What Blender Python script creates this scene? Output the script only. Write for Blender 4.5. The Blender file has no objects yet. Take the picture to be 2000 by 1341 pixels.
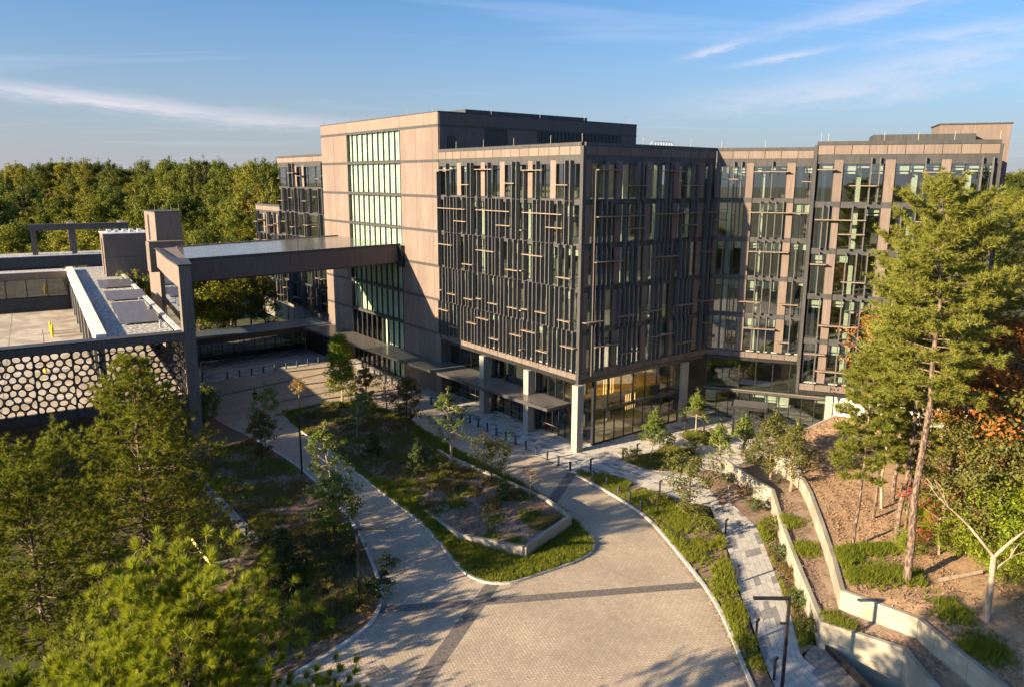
import bpy, math, random
import numpy as np
from mathutils import Vector, Matrix
R = math.radians
rnd = random.Random(7)
nr = np.random.default_rng(11)
sc = bpy.context.scene
col = sc.collection

# ---------------------------------------------------------------- camera
CAM = Vector((-50.206, -53.807, 27.05))
PITCH, YAW, ROLL = 0.1968, 0.9111, 0.0051
fw = Vector((math.cos(YAW)*math.cos(PITCH), math.sin(YAW)*math.cos(PITCH), -math.sin(PITCH)))
rt = Vector((math.sin(YAW), -math.cos(YAW), 0)); up = rt.cross(fw)
r2 = rt*math.cos(ROLL)+up*math.sin(ROLL); u2 = up*math.cos(ROLL)-rt*math.sin(ROLL)
cam_d = bpy.data.cameras.new('camera'); cam = bpy.data.objects.new('camera', cam_d); col.objects.link(cam)
cam.matrix_world = Matrix(((r2.x, u2.x, -fw.x, CAM.x), (r2.y, u2.y, -fw.y, CAM.y), (r2.z, u2.z, -fw.z, CAM.z), (0, 0, 0, 1)))
cam_d.sensor_width = 36; cam_d.lens = 1471.23/2000*36; cam_d.shift_y = -0.0126
cam_d.clip_start = 0.5; cam_d.clip_end = 6000
sc.camera = cam

# ---------------------------------------------------------------- sky, sun, exposure
SUN_EL = R(17.0); SDIR = Vector((-1.0, 0.14, 0)).normalized()
w = bpy.data.worlds.new('World'); sc.world = w; w.use_nodes = True
nt = w.node_tree; nt.nodes.clear()
def wn_(t, **k):
    n = nt.nodes.new(t)
    for a, b in k.items(): setattr(n, a, b)
    return n
sky = wn_('ShaderNodeTexSky', sky_type='NISHITA', sun_disc=False)
sky.sun_elevation = SUN_EL; sky.sun_rotation = math.atan2(SDIR.x, SDIR.y)
sky.altitude = 200; sky.air_density = 1.0; sky.dust_density = 2.2; sky.ozone_density = 5.0
tc = wn_('ShaderNodeTexCoord'); sx = wn_('ShaderNodeSeparateXYZ'); nt.links.new(tc.outputs['Generated'], sx.inputs[0])
def wmath(op, a, b=None):
    n = wn_('ShaderNodeMath', operation=op)
    for i, v in enumerate((a, b)):
        if v is None: continue
        if isinstance(v, (int, float)): n.inputs[i].default_value = v
        else: nt.links.new(v, n.inputs[i])
    return n.outputs[0]
den = wmath('ADD', wmath('MAXIMUM', sx.outputs[2], 0.0), 0.10)
cx = wmath('DIVIDE', sx.outputs[0], den); cy = wmath('DIVIDE', sx.outputs[1], den)
cmb = wn_('ShaderNodeCombineXYZ'); nt.links.new(cx, cmb.inputs[0]); nt.links.new(cy, cmb.inputs[1])
mp = wn_('ShaderNodeMapping', vector_type='TEXTURE'); mp.inputs['Rotation'].default_value = (0, 0, R(-34)); mp.inputs['Scale'].default_value = (2.6, .62, 1); mp.inputs['Location'].default_value = (2.2, 3.1, 0)
nt.links.new(cmb.outputs[0], mp.inputs[0])
n1 = wn_('ShaderNodeTexNoise'); n1.inputs['Scale'].default_value = 0.85; n1.inputs['Detail'].default_value = 4; n1.inputs['Roughness'].default_value = 0.62; n1.inputs['Distortion'].default_value = 0.5
nt.links.new(mp.outputs[0], n1.inputs['Vector'])
cr = wn_('ShaderNodeValToRGB'); cr.color_ramp.elements[0].position = 0.55; cr.color_ramp.elements[1].position = 0.80
nt.links.new(n1.outputs[0], cr.inputs[0])
cf = wmath('MULTIPLY', cr.outputs[0], 0.18)
mixc = wn_('ShaderNodeMixRGB'); mixc.inputs[2].default_value = (4.6, 4.4, 4.7, 1)
tint = wn_('ShaderNodeMixRGB', blend_type='MULTIPLY'); tint.inputs[0].default_value = 1; tint.inputs[2].default_value = (.50, .68, .76, 1); nt.links.new(sky.outputs[0], tint.inputs[1])
hz = wmath('POWER', wmath('SUBTRACT', 1.0, wmath('MINIMUM', wmath('MULTIPLY', wmath('MAXIMUM', sx.outputs[2], 0.0), 3.2), 1.0)), 2.0)
hzm = wn_('ShaderNodeMixRGB'); hzm.inputs[2].default_value = (2.5, 2.4, 2.62, 1); nt.links.new(wmath('MULTIPLY', hz, .72), hzm.inputs[0]); nt.links.new(tint.outputs[0], hzm.inputs[1])
nt.links.new(cf, mixc.inputs[0]); nt.links.new(hzm.outputs[0], mixc.inputs[1])
cloud = mixc.outputs[0]
def streak(px, py, hl, ht, tilt, amt, seed, last):
    F = (fw+r2*((px-1000)/1471.23)-u2*((py-645.28)/1471.23)).normalized(); A = F.cross(Vector((0, 0, 1))).normalized(); B = A.cross(F).normalized()
    A, B = A*math.cos(tilt)+B*math.sin(tilt), B*math.cos(tilt)-A*math.sin(tilt)
    def dot(v):
        n = wn_('ShaderNodeVectorMath', operation='DOT_PRODUCT'); nt.links.new(tc.outputs['Generated'], n.inputs[0]); n.inputs[1].default_value = v; return n.outputs['Value']
    f = wmath('MAXIMUM', dot(F), .05); uu = wmath('DIVIDE', wmath('DIVIDE', dot(A), f), hl/1471.); vv = wmath('DIVIDE', wmath('DIVIDE', dot(B), f), ht/1471.)
    c = wn_('ShaderNodeCombineXYZ'); nt.links.new(wmath('MULTIPLY', uu, 2.2), c.inputs[0]); nt.links.new(wmath('MULTIPLY', vv, .9), c.inputs[1]); c.inputs[2].default_value = seed
    nn_ = wn_('ShaderNodeTexNoise'); nn_.inputs['Scale'].default_value = 1.6; nn_.inputs['Detail'].default_value = 4; nn_.inputs['Roughness'].default_value = .65; nt.links.new(c.outputs[0], nn_.inputs['Vector'])
    vw = wmath('ADD', vv, wmath('MULTIPLY', wmath('SUBTRACT', nn_.outputs[0], .5), 2.2))
    gz = wmath('POWER', 2.718, wmath('MULTIPLY', wmath('ADD', wmath('MULTIPLY', uu, uu), wmath('MULTIPLY', vw, vw)), -1.3))
    k = wmath('MULTIPLY', wmath('MULTIPLY', gz, amt*.85), wmath('MINIMUM', wmath('MULTIPLY', nn_.outputs[0], 1.7), 1.0)); m_ = wn_('ShaderNodeMixRGB'); nt.links.new(k, m_.inputs[0]); nt.links.new(last, m_.inputs[1]); m_.inputs[2].default_value = (3.7, 3.4, 3.6, 1); return m_.outputs[0]
for i_, s_ in enumerate(((190, 196, 300, 14, -.075, .75), (560, 238, 190, 14, .0, .35), (1395, 98, 52, 7, .22, .7), (1530, 112, 80, 6, .13, .6), (1620, 180, 260, 26, .06, .45), (1860, 110, 190, 22, .1, .4), (1700, 20, 190, 16, .14, .45), (1900, 60, 160, 12, .05, .4))): cloud = streak(*s_, 3.7*i_, cloud)
bg = wn_('ShaderNodeBackground'); bg.inputs[1].default_value = 0.074
out = wn_('ShaderNodeOutputWorld'); nt.links.new(cloud, bg.inputs[0]); nt.links.new(bg.outputs[0], out.inputs[0])

sd = bpy.data.lights.new('sun', 'SUN'); sd.energy = 4.6; sd.angle = R(0.55); sd.color = (1.0, 0.755, 0.45)
sun = bpy.data.objects.new('sun', sd); col.objects.link(sun)
sv = Vector((SDIR.x*math.cos(SUN_EL), SDIR.y*math.cos(SUN_EL), math.sin(SUN_EL)))
sun.rotation_euler = sv.to_track_quat('Z', 'Y').to_euler(); sun.location = (-60, 0, 80)
vs = sc.view_settings; vs.view_transform = 'Standard'; vs.look = 'None'; vs.exposure = 1.85; vs.gamma = 1; vs.use_curve_mapping = False
cyc = sc.cycles
cyc.max_bounces = 5; cyc.diffuse_bounces = 3; cyc.glossy_bounces = 2; cyc.transmission_bounces = 3; cyc.transparent_max_bounces = 8
cyc.caustics_reflective = False; cyc.caustics_refractive = False; cyc.use_denoising = True
cyc.use_adaptive_sampling = True; cyc.adaptive_threshold = 0.015; cyc.sample_clamp_indirect = 6

# ---------------------------------------------------------------- materials
MATS = {}
def mat(name, c1, c2=None, scale=(1, 1, 1), ns=1.0, rough=0.7, bump=0.0, detail=4, lo=0.35, hi=0.65, spec=0.3, metal=0.0, c3=None, ns3=0.15, island=0.0, rot=0.0, bscale=None, objvar=0.0):
    if name in MATS: return MATS[name]
    m = bpy.data.materials.new(name); m.use_nodes = True; t = m.node_tree; b = t.nodes['Principled BSDF']
    b.inputs['Roughness'].default_value = rough; b.inputs['Specular IOR Level'].default_value = spec; b.inputs['Metallic'].default_value = metal
    L = t.links.new
    if c2 is None: b.inputs['Base Color'].default_value = (*c1, 1)
    g = t.nodes.new('ShaderNodeNewGeometry'); mpn = t.nodes.new('ShaderNodeMapping'); mpn.inputs['Scale'].default_value = scale; mpn.inputs['Rotation'].default_value = (0, 0, rot)
    L(g.outputs['Position'], mpn.inputs[0])
    colr = None
    if c2 is not None:
        n = t.nodes.new('ShaderNodeTexNoise'); n.inputs['Scale'].default_value = ns; n.inputs['Detail'].default_value = detail
        L(mpn.outputs[0], n.inputs['Vector'])
        r = t.nodes.new('ShaderNodeValToRGB'); r.color_ramp.elements[0].position = lo; r.color_ramp.elements[1].position = hi
        r.color_ramp.elements[0].color = (*c1, 1); r.color_ramp.elements[1].color = (*c2, 1)
        L(n.outputs[0], r.inputs[0]); colr = r.outputs[0]
        if c3 is not None:
            n3 = t.nodes.new('ShaderNodeTexNoise'); n3.inputs['Scale'].default_value = ns3; n3.inputs['Detail'].default_value = 3
            L(g.outputs['Position'], n3.inputs['Vector'])
            r3 = t.nodes.new('ShaderNodeValToRGB'); r3.color_ramp.elements[0].position = .45; r3.color_ramp.elements[1].position = .62
            L(n3.outputs[0], r3.inputs[0])
            mx = t.nodes.new('ShaderNodeMixRGB'); mx.inputs[2].default_value = (*c3, 1); L(r3.outputs[0], mx.inputs[0]); L(colr, mx.inputs[1]); colr = mx.outputs[0]
        if island:
            hs = t.nodes.new('ShaderNodeHueSaturation'); L(colr, hs.inputs['Color'])
            mr = t.nodes.new('ShaderNodeMapRange'); mr.inputs['To Min'].default_value = 1-island; mr.inputs['To Max'].default_value = 1+island
            L(g.outputs['Random Per Island'], mr.inputs[0]); L(mr.outputs[0], hs.inputs['Value']); colr = hs.outputs[0]
        if objvar:
            oi = t.nodes.new('ShaderNodeObjectInfo'); hs2 = t.nodes.new('ShaderNodeHueSaturation'); L(colr, hs2.inputs['Color'])
            mr2 = t.nodes.new('ShaderNodeMapRange'); mr2.inputs['To Min'].default_value = 1-objvar; mr2.inputs['To Max'].default_value = 1+objvar; L(oi.outputs['Random'], mr2.inputs[0]); L(mr2.outputs[0], hs2.inputs['Value']); colr = hs2.outputs[0]
        L(colr, b.inputs['Base Color'])
    if bump:
        nb = t.nodes.new('ShaderNodeTexNoise'); nb.inputs['Scale'].default_value = bscale or ns*4; nb.inputs['Detail'].default_value = 5
        L(mpn.outputs[0], nb.inputs['Vector'])
        bp = t.nodes.new('ShaderNodeBump'); bp.inputs['Strength'].default_value = bump; bp.inputs['Distance'].default_value = 0.05
        L(nb.outputs[0], bp.inputs['Height']); L(bp.outputs[0], b.inputs['Normal'])
    MATS[name] = m; return m

def leafmat(name, a, b_, trans=0.35, gloss=0.25):
    m = bpy.data.materials.new(name); m.use_nodes = True; t = m.node_tree; t.nodes.clear(); L = t.links.new
    g = t.nodes.new('ShaderNodeNewGeometry'); oi = t.nodes.new('ShaderNodeObjectInfo')
    ad = t.nodes.new('ShaderNodeMath'); ad.operation = 'MULTIPLY_ADD'; L(oi.outputs['Random'], ad.inputs[0]); ad.inputs[1].default_value = 0.45; 
    ml = t.nodes.new('ShaderNodeMath'); ml.operation = 'MULTIPLY'; L(g.outputs['Random Per Island'], ml.inputs[0]); ml.inputs[1].default_value = 0.55; L(ml.outputs[0], ad.inputs[2])
    r = t.nodes.new('ShaderNodeValToRGB'); r.color_ramp.elements[0].color = (*a, 1); r.color_ramp.elements[1].color = (*b_, 1); L(ad.outputs[0], r.inputs[0])
    p = t.nodes.new('ShaderNodeBsdfPrincipled'); p.inputs['Roughness'].default_value = 0.5; p.inputs['Specular IOR Level'].default_value = gloss; L(r.outputs[0], p.inputs['Base Color'])
    tr = t.nodes.new('ShaderNodeBsdfTranslucent'); L(r.outputs[0], tr.inputs['Color'])
    mx = t.nodes.new('ShaderNodeMixShader'); mx.inputs[0].default_value = trans; L(p.outputs[0], mx.inputs[1]); L(tr.outputs[0], mx.inputs[2])
    o = t.nodes.new('ShaderNodeOutputMaterial'); L(mx.outputs[0], o.inputs[0]); MATS[name] = m; return m

def glassmat(name, tint, refl=0.10, rough=0.02):
    m = bpy.data.materials.new(name); m.use_nodes = True; t = m.node_tree; t.nodes.clear(); L = t.links.new
    tr = t.nodes.new('ShaderNodeBsdfTransparent'); tr.inputs[0].default_value = (*tint, 1)
    gl = t.nodes.new('ShaderNodeBsdfGlossy'); gl.inputs['Roughness'].default_value = rough; gl.inputs['Color'].default_value = (.9, .95, 1, 1)
    lw = t.nodes.new('ShaderNodeLayerWeight'); lw.inputs['Blend'].default_value = .5
    pw = t.nodes.new('ShaderNodeMath'); pw.operation = 'POWER'; L(lw.outputs['Facing'], pw.inputs[0]); pw.inputs[1].default_value = 3.5
    ad = t.nodes.new('ShaderNodeMath'); ad.operation = 'MULTIPLY_ADD'; ad.use_clamp = True; L(pw.outputs[0], ad.inputs[0]); ad.inputs[1].default_value = .75; ad.inputs[2].default_value = refl
    mx = t.nodes.new('ShaderNodeMixShader'); L(ad.outputs[0], mx.inputs[0]); L(tr.outputs[0], mx.inputs[1]); L(gl.outputs[0], mx.inputs[2])
    o = t.nodes.new('ShaderNodeOutputMaterial'); L(mx.outputs[0], o.inputs[0]); MATS[name] = m; return m

def emit(name, c, s):
    m = bpy.data.materials.new(name); m.use_nodes = True; b = m.node_tree.nodes['Principled BSDF']
    b.inputs['Base Color'].default_value = (*c, 1); b.inputs['Emission Color'].default_value = (*c, 1); b.inputs['Emission Strength'].default_value = s; MATS[name] = m; return m

mat('brown', (.146, .116, .107), (.206, .166, .153), (1, 1, .06), 9.0, .75, .12, c3=(.163, .131, .121), ns3=.35, objvar=.09)
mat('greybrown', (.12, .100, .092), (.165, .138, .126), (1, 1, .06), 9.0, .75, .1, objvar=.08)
mat('fin_metal', (.090, .092, .100), (.115, .117, .125), (1, 1, .2), 3.0, .38, spec=.5)
mat('charcoal', (.044, .045, .05), (.062, .063, .068), (1, 1, .2), 3.0, .5, spec=.4)
mat('black_metal', (.012, .013, .017), (.022, .023, .028), (1, 1, 1), 2.0, .42, spec=.5)
mat('bollard_blue', (.035, .045, .062), (.05, .06, .08), (1, 1, 1), 4.0, .45, spec=.5)
mat('copper', (.20, .155, .125), (.27, .21, .17), (1, 1, 1), 3.0, .5)
mat('concrete', (.26, .25, .23), (.35, .335, .31), (1, 1, .5), 2.2, .85, .15, c3=(.29, .275, .255), ns3=.8)
mat('wall_concrete', (.29, .265, .225), (.385, .355, .305), (.35, .35, 5), 1.6, .88, .3, c3=(.25, .23, .195), ns3=.45)
mat('kerb', (.42, .40, .37), (.52, .50, .47), (1, 1, 1), 2.5, .85, .1)
mat('white_paint', (.72, .71, .68), (.8, .79, .76), (1, 1, 1), 2.0, .6)
mat('blind_mint', (.64, .74, .68), (.76, .85, .79), (1, 1, 1), 1.0, .8)
mat('blind', (.62, .66, .56), (.74, .78, .67), (1, 1, 1), 1.0, .8)
mat('interior', (.10, .10, .095), (.20, .19, .17), (1, 1, 1), .6, .8)
mat('slab', (.33, .33, .31), (.42, .41, .39), (1, 1, 1), .8, .8)
mat('roof_dark', (.05, .05, .052), (.075, .075, .078), (1, 1, 1), .7, .7)
mat('roof_wet', (.10, .10, .10), (.20, .195, .19), (.8, 2.5, 1), 1.2, .16, .05, spec=.8)
mat('blue_roof', (.06, .085, .115), (.09, .12, .155), (3, .3, 1), 1.2, .38, spec=.6)
mat('canopy_metal', (.11, .105, .10), (.17, .16, .15), (3, .4, 1), 1.2, .28, spec=.7)
mat('gravel', (.16, .165, .175), (.62, .61, .58), (1, 1, 1), 3.2, .9, .9, lo=.42, hi=.6, detail=8)
mat('deck', (.38, .345, .30), (.47, .43, .38), (1, .3, 1), .9, .85, .08, c3=(.31, .27, .22), ns3=.3)
mat('yellow', (.75, .50, .02), (.82, .58, .04), (1, 1, 1), 2.0, .5)
mat('solar', (.10, .095, .10), (.17, .155, .155), (8, .3, 1), 1.0, .3, spec=.6)
mat('mulch', (.12, .082, .06), (.29, .205, .155), (1, 1, 1), 4.5, .95, .9, detail=8, c3=(.28, .21, .16), ns3=.5)
mat('leaf_litter', (.20, .13, .08), (.43, .29, .19), (1, 1, 1), 3.6, .95, .9, detail=9, c3=(.42, .28, .18), ns3=.22)
mat('forest_floor', (.035, .045, .018), (.075, .08, .032), (1, 1, 1), .5, .95, .6, detail=8)
mat('soil', (.11, .076, .055), (.24, .17, .125), (1, 1, 1), 3, .95, .6, detail=8)
mat('grate', (.02, .02, .02), (.05, .05, .05), (1, 1, 1), 8, .6)
mat('stone', (.18, .16, .14), (.30, .27, .24), (1, 1, 1), 4, .9, .4)
mat('white_metal', (.65, .65, .66), (.75, .75, .76), (1, 1, 1), 3, .4)
mat('wood_wall', (.38, .24, .10), (.52, .35, .15), (6, 6, .15), 2.0, .6)
mat('paver_light', (.40, .39, .375), (.52, .505, .485), (1, 1, 1), 2.0, .85, .1, island=.09)
mat('paver_dark', (.20, .20, .205), (.27, .27, .275), (1, 1, 1), 2.0, .85, .1, island=.10)
mat('grout', (.16, .15, .14), (.22, .21, .20), (1, 1, 1), 2.0, .9)
mat('band', (.11, .10, .098), (.19, .175, .165), (1, 1, 1), 5.0, .85, .3, rot=R(45))
mat('bark_pine', (.07, .052, .042), (.24, .175, .14), (1, 1, .35), 9.0, .95, 1.0, detail=8, lo=.42, hi=.58)
mat('bark_light', (.26, .20, .15), (.42, .33, .26), (1, 1, .3), 5.0, .85, .4)
mat('bark_dark', (.055, .042, .034), (.12, .09, .07), (1, 1, .3), 5.0, .9, .6)
mat('skin', (.36, .22, .16), (.40, .25, .18), (1, 1, 1), 5, .6)
mat('black_cloth', (.012, .012, .014), (.02, .02, .022), (1, 1, 1), 9, .9)
leafmat('leaf_pine', (.15, .21, .010), (.36, .38, .030), .45, .3)
leafmat('litter', (.16, .10, .06), (.42, .29, .19), .15, .1)
leafmat('leaf_pine_far', (.15, .18, .025), (.33, .33, .075), .42, .2)
leafmat('leaf_pine_mid', (.11, .145, .012), (.28, .285, .035), .42, .2)
leafmat('leaf_green', (.10, .15, .025), (.21, .26, .06), .45)
leafmat('chips', (.09, .06, .045), (.30, .215, .165), .0, .1)
leafmat('leaf_forest_d', (.15, .12, .025), (.26, .17, .04), .35, .1)
leafmat('leaf_bright', (.15, .22, .014), (.28, .31, .03), .45)
leafmat('leaf_olive', (.085, .10, .024), (.17, .165, .045), .35)
leafmat('leaf_rust', (.12, .075, .022), (.21, .155, .05), .4)
leafmat('leaf_orange', (.28, .10, .025), (.42, .20, .05), .4)
leafmat('leaf_gold', (.30, .19, .05), (.42, .28, .09), .4)
leafmat('leaf_red', (.22, .03, .025), (.34, .06, .04), .4)
leafmat('leaf_forest_a', (.08, .115, .016), (.17, .19, .03), .35, .1)
leafmat('leaf_forest_b', (.14, .155, .02), (.26, .25, .035), .35, .1)
leafmat('leaf_forest_c', (.05, .078, .014), (.115, .13, .026), .35, .1)
leafmat('grass_green', (.11, .16, .015), (.26, .28, .04), .4, .2)
leafmat('grass_brown', (.14, .12, .045), (.28, .235, .09), .4, .2)
leafmat('shrub_dark', (.035, .062, .018), (.085, .115, .036), .3)
glassmat('glass', (.82, .865, .85), .16)
glassmat('glass_mint', (.92, .98, .94), .04)
glassmat('glass_dark', (.66, .70, .68), .11)
glassmat('glass_clear', (.93, .93, .88), .05)
emit('lamp_warm', (1.0, .60, .22), .5); emit('lamp_down', (1.0, .64, .22), 15.0); emit('lamp_strip', (1.0, .62, .18), 1.6); emit('office_light', (1.0, .93, .72), 4.5)

def herringbone():
    m = bpy.data.materials.new('herringbone'); m.use_nodes = True; t = m.node_tree; L = t.links.new; b = t.nodes['Principled BSDF']
    def M(op, a, c=None):
        n = t.nodes.new('ShaderNodeMath'); n.operation = op
        for i, v in enumerate((a, c)):
            if v is None: continue
            if isinstance(v, (int, float)): n.inputs[i].default_value = v
            else: L(v, n.inputs[i])
        return n.outputs[0]
    g = t.nodes.new('ShaderNodeNewGeometry'); mpn = t.nodes.new('ShaderNodeMapping'); mpn.inputs['Scale'].default_value = (5.2, 5.2, 1); mpn.inputs['Rotation'].default_value = (0, 0, R(17))
    L(g.outputs['Position'], mpn.inputs[0]); s = t.nodes.new('ShaderNodeSeparateXYZ'); L(mpn.outputs[0], s.inputs[0])
    X, Y = s.outputs[0], s.outputs[1]
    i, j = M('FLOOR', X), M('FLOOR', Y); fx, fy = M('SUBTRACT', X, i), M('SUBTRACT', Y, j)
    k = M('FLOORED_MODULO', M('SUBTRACT', i, j), 4.0)
    def near(v): return M('COMPARE', k, v)  # epsilon default .5
    e = [near(v) for v in (0., 1., 2., 3.)]
    big = 1.0
    dl = M('ADD', fx, M('MULTIPLY', e[1], big)); dr = M('ADD', M('SUBTRACT', 1.0, fx), M('MULTIPLY', e[0], big))
    db = M('ADD', fy, M('MULTIPLY', e[2], big)); dt = M('ADD', M('SUBTRACT', 1.0, fy), M('MULTIPLY', e[3], big))
    d = M('MINIMUM', M('MINIMUM', dl, dr), M('MINIMUM', db, dt))
    line = t.nodes.new('ShaderNodeMapRange'); line.inputs['From Min'].default_value = .03; line.inputs['From Max'].default_value = .11; L(d, line.inputs[0])
    bi = M('SUBTRACT', i, e[1]); bj = M('ADD', j, e[3]); cb = t.nodes.new('ShaderNodeCombineXYZ'); L(bi, cb.inputs[0]); L(bj, cb.inputs[1])
    wn = t.nodes.new('ShaderNodeTexWhiteNoise'); wn.noise_dimensions = '2D'; L(cb.outputs[0], wn.inputs['Vector'])
    r = t.nodes.new('ShaderNodeValToRGB'); r.color_ramp.elements[0].color = (.42, .355, .28, 1); r.color_ramp.elements[1].color = (.51, .435, .35, 1); L(wn.outputs[0], r.inputs[0])
    n3 = t.nodes.new('ShaderNodeTexNoise'); n3.inputs['Scale'].default_value = .22; n3.inputs['Detail'].default_value = 6; L(g.outputs['Position'], n3.inputs['Vector'])
    r3 = t.nodes.new('ShaderNodeValToRGB'); r3.color_ramp.elements[0].position = .38; r3.color_ramp.elements[1].position = .66
    r3.color_ramp.elements[0].color = (.80, .79, .78, 1); r3.color_ramp.elements[1].color = (1.06, 1.05, 1.03, 1); L(n3.outputs[0], r3.inputs[0])
    n4 = t.nodes.new('ShaderNodeTexNoise'); n4.inputs['Scale'].default_value = 1.1; n4.inputs['Detail'].default_value = 7; n4.inputs['Roughness'].default_value = .7; L(g.outputs['Position'], n4.inputs['Vector'])
    r4 = t.nodes.new('ShaderNodeValToRGB'); r4.color_ramp.elements[0].position = .30; r4.color_ramp.elements[1].position = .44; r4.color_ramp.elements[0].color = (.84, .83, .82, 1); r4.color_ramp.elements[1].color = (1, 1, 1, 1); L(n4.outputs[0], r4.inputs[0])
    m4 = t.nodes.new('ShaderNodeMixRGB'); m4.blend_type = 'MULTIPLY'; m4.inputs[0].default_value = 1; L(r4.outputs[0], m4.inputs[1]); L(r3.outputs[0], m4.inputs[2])
    mu = t.nodes.new('ShaderNodeMixRGB'); mu.blend_type = 'MULTIPLY'; mu.inputs[0].default_value = 1; L(r.outputs[0], mu.inputs[1]); L(m4.outputs[0], mu.inputs[2])
    mx = t.nodes.new('ShaderNodeMixRGB'); mx.inputs[1].default_value = (.23, .20, .165, 1); L(line.outputs[0], mx.inputs[0]); L(mu.outputs[0], mx.inputs[2]); L(mx.outputs[0], b.inputs['Base Color'])
    b.inputs['Roughness'].default_value = .85
    bp = t.nodes.new('ShaderNodeBump'); bp.inputs['Strength'].default_value = .35; bp.inputs['Distance'].default_value = .02; L(line.outputs[0], bp.inputs['Height']); L(bp.outputs[0], b.inputs['Normal'])
    MATS['herringbone'] = m
herringbone()

# ---------------------------------------------------------------- mesh helpers
WM = {}
def tag(o, label=None, cat=None, group=None, kind=None):
    if label: o['label'] = label
    if cat: o['category'] = cat
    if group: o['group'] = group
    if kind: o['kind'] = kind
    return o
def link(o, parent=None, M=None):
    col.objects.link(o)
    M = M or Matrix.Identity(4)
    if parent is not None:
        o.parent = parent; o.matrix_parent_inverse = WM[parent.name].inverted()
    o.matrix_basis = M; WM[o.name] = M.copy(); return o
def thing(name, label, cat, loc=(0, 0, 0), group=None):
    o = bpy.data.objects.new(name, None); o.empty_display_size = .2
    link(o, None, Matrix.Translation(loc)); return tag(o, label, cat, group)
class MB:
    def __init__(s): s.v = []; s.f = []
    def quad(s, *p):
        n = len(s.v); s.v += [tuple(q) for q in p]; s.f.append(tuple(range(n, n+len(p)))); return s
    def box(s, x0, x1, y0, y1, z0, z1, T=None):
        n = len(s.v); P = [(x, y, z) for z in (z0, z1) for y in (y0, y1) for x in (x0, x1)]
        if T: P = [T(*p) for p in P]
        s.v += P; s.f += [tuple(n+i for i in q) for q in ((0, 2, 3, 1), (4, 5, 7, 6), (0, 1, 5, 4), (2, 6, 7, 3), (0, 4, 6, 2), (1, 3, 7, 5))]; return s
    def prism(s, poly, z0, z1):
        n = len(s.v); k = len(poly)
        A = sum(poly[i][0]*poly[(i+1) % k][1]-poly[(i+1) % k][0]*poly[i][1] for i in range(k))
        if A < 0: poly = poly[::-1]
        za = z0 if callable(z0) else (lambda i: z0); zb = z1 if callable(z1) else (lambda i: z1)
        s.v += [(p[0], p[1], za(i)) for i, p in enumerate(poly)]+[(p[0], p[1], zb(i)) for i, p in enumerate(poly)]
        s.f.append(tuple(n+i for i in range(k))[::-1]); s.f.append(tuple(n+k+i for i in range(k)))
        for i in range(k): j = (i+1) % k; s.f.append((n+i, n+j, n+k+j, n+k+i))
        return s
    def tube(s, pts, rad, sides=6, cap=True):
        pts = [Vector(p) for p in pts]; n0 = len(s.v)
        for i, p in enumerate(pts):
            d = (pts[min(i+1, len(pts)-1)]-pts[max(i-1, 0)]).normalized()
            a = d.orthogonal().normalized() if abs(d.z) < .98 else Vector((1, 0, 0)); b = d.cross(a).normalized(); a = b.cross(d)
            for k in range(sides):
                t = 2*math.pi*k/sides; s.v.append(tuple(p+(a*math.cos(t)+b*math.sin(t))*rad[i]))
        for i in range(len(pts)-1):
            for k in range(sides):
                a0 = n0+i*sides+k; a1 = n0+i*sides+(k+1) % sides; s.f.append((a0, a1, a1+sides, a0+sides))
        if cap: s.f.append(tuple(n0+(len(pts)-1)*sides+k for k in range(sides)))
        return s
    def mesh(s, name, m, smooth=False):
        me = bpy.data.meshes.new(name); me.from_pydata(s.v, [], s.f); me.materials.append(MATS[m])
        if smooth: me.polygons.foreach_set('use_smooth', [True]*len(me.polygons))
        me.update(); return me
    def build(s, name, m, parent=None, M=None, smooth=False):
        return link(bpy.data.objects.new(name, s.mesh(name, m, smooth)), parent, M)
CUBE = {}
def cube(m):
    if m not in CUBE: CUBE[m] = MB().box(-.5, .5, -.5, .5, -.5, .5).mesh('block_'+m, m)
    return CUBE[m]
class Fr:
    def __init__(s, o, d, n):
        s.o = Vector((o[0], o[1], 0)); s.d = Vector((d[0], d[1], 0)).normalized(); s.n = Vector((n[0], n[1], 0)).normalized()
        s.q = Vector((0, 0, 1)).cross(s.d)
    def p(s, a, o, z=0): v = s.o+s.d*a+s.n*o; return Vector((v.x, v.y, z))
    def M(s, s0, s1, o0, o1, z0, z1):
        c = s.p((s0+s1)/2, (o0+o1)/2, (z0+z1)/2); a, b, h = abs(s1-s0), abs(o1-o0), abs(z1-z0)
        d, q = s.d*a, s.q*b
        return Matrix(((d.x, q.x, 0, c.x), (d.y, q.y, 0, c.y), (0, 0, h, c.z), (0, 0, 0, 1)))
def piece(name, m, parent, fr, s0, s1, o0, o1, z0, z1):
    return link(bpy.data.objects.new(name, cube(m)), parent, fr.M(s0, s1, o0, o1, z0, z1))
W0 = Fr((0, 0), (1, 0), (0, 1))    # world frame: s = x, o = y
def wbox(name, m, parent, x0, x1, y0, y1, z0, z1): return piece(name, m, parent, W0, x0, x1, y0, y1, z0, z1)
def sheet(name, m, poly, z, kind='structure', label=None):
    mb = MB(); k = len(poly)
    A = sum(poly[i][0]*poly[(i+1) % k][1]-poly[(i+1) % k][0]*poly[i][1] for i in range(k))
    if A < 0: poly = poly[::-1]
    mb.quad(*[(p[0], p[1], z) for p in poly]); o = mb.build(name, m); return tag(o, label, None, None, kind)
def g(x, y): return (CAM.x+(x-CAM.x)*1.015, CAM.y+(y-CAM.y)*1.015)   # survey points to the paving level
def gp(pts): return [g(*p) for p in pts]
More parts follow.
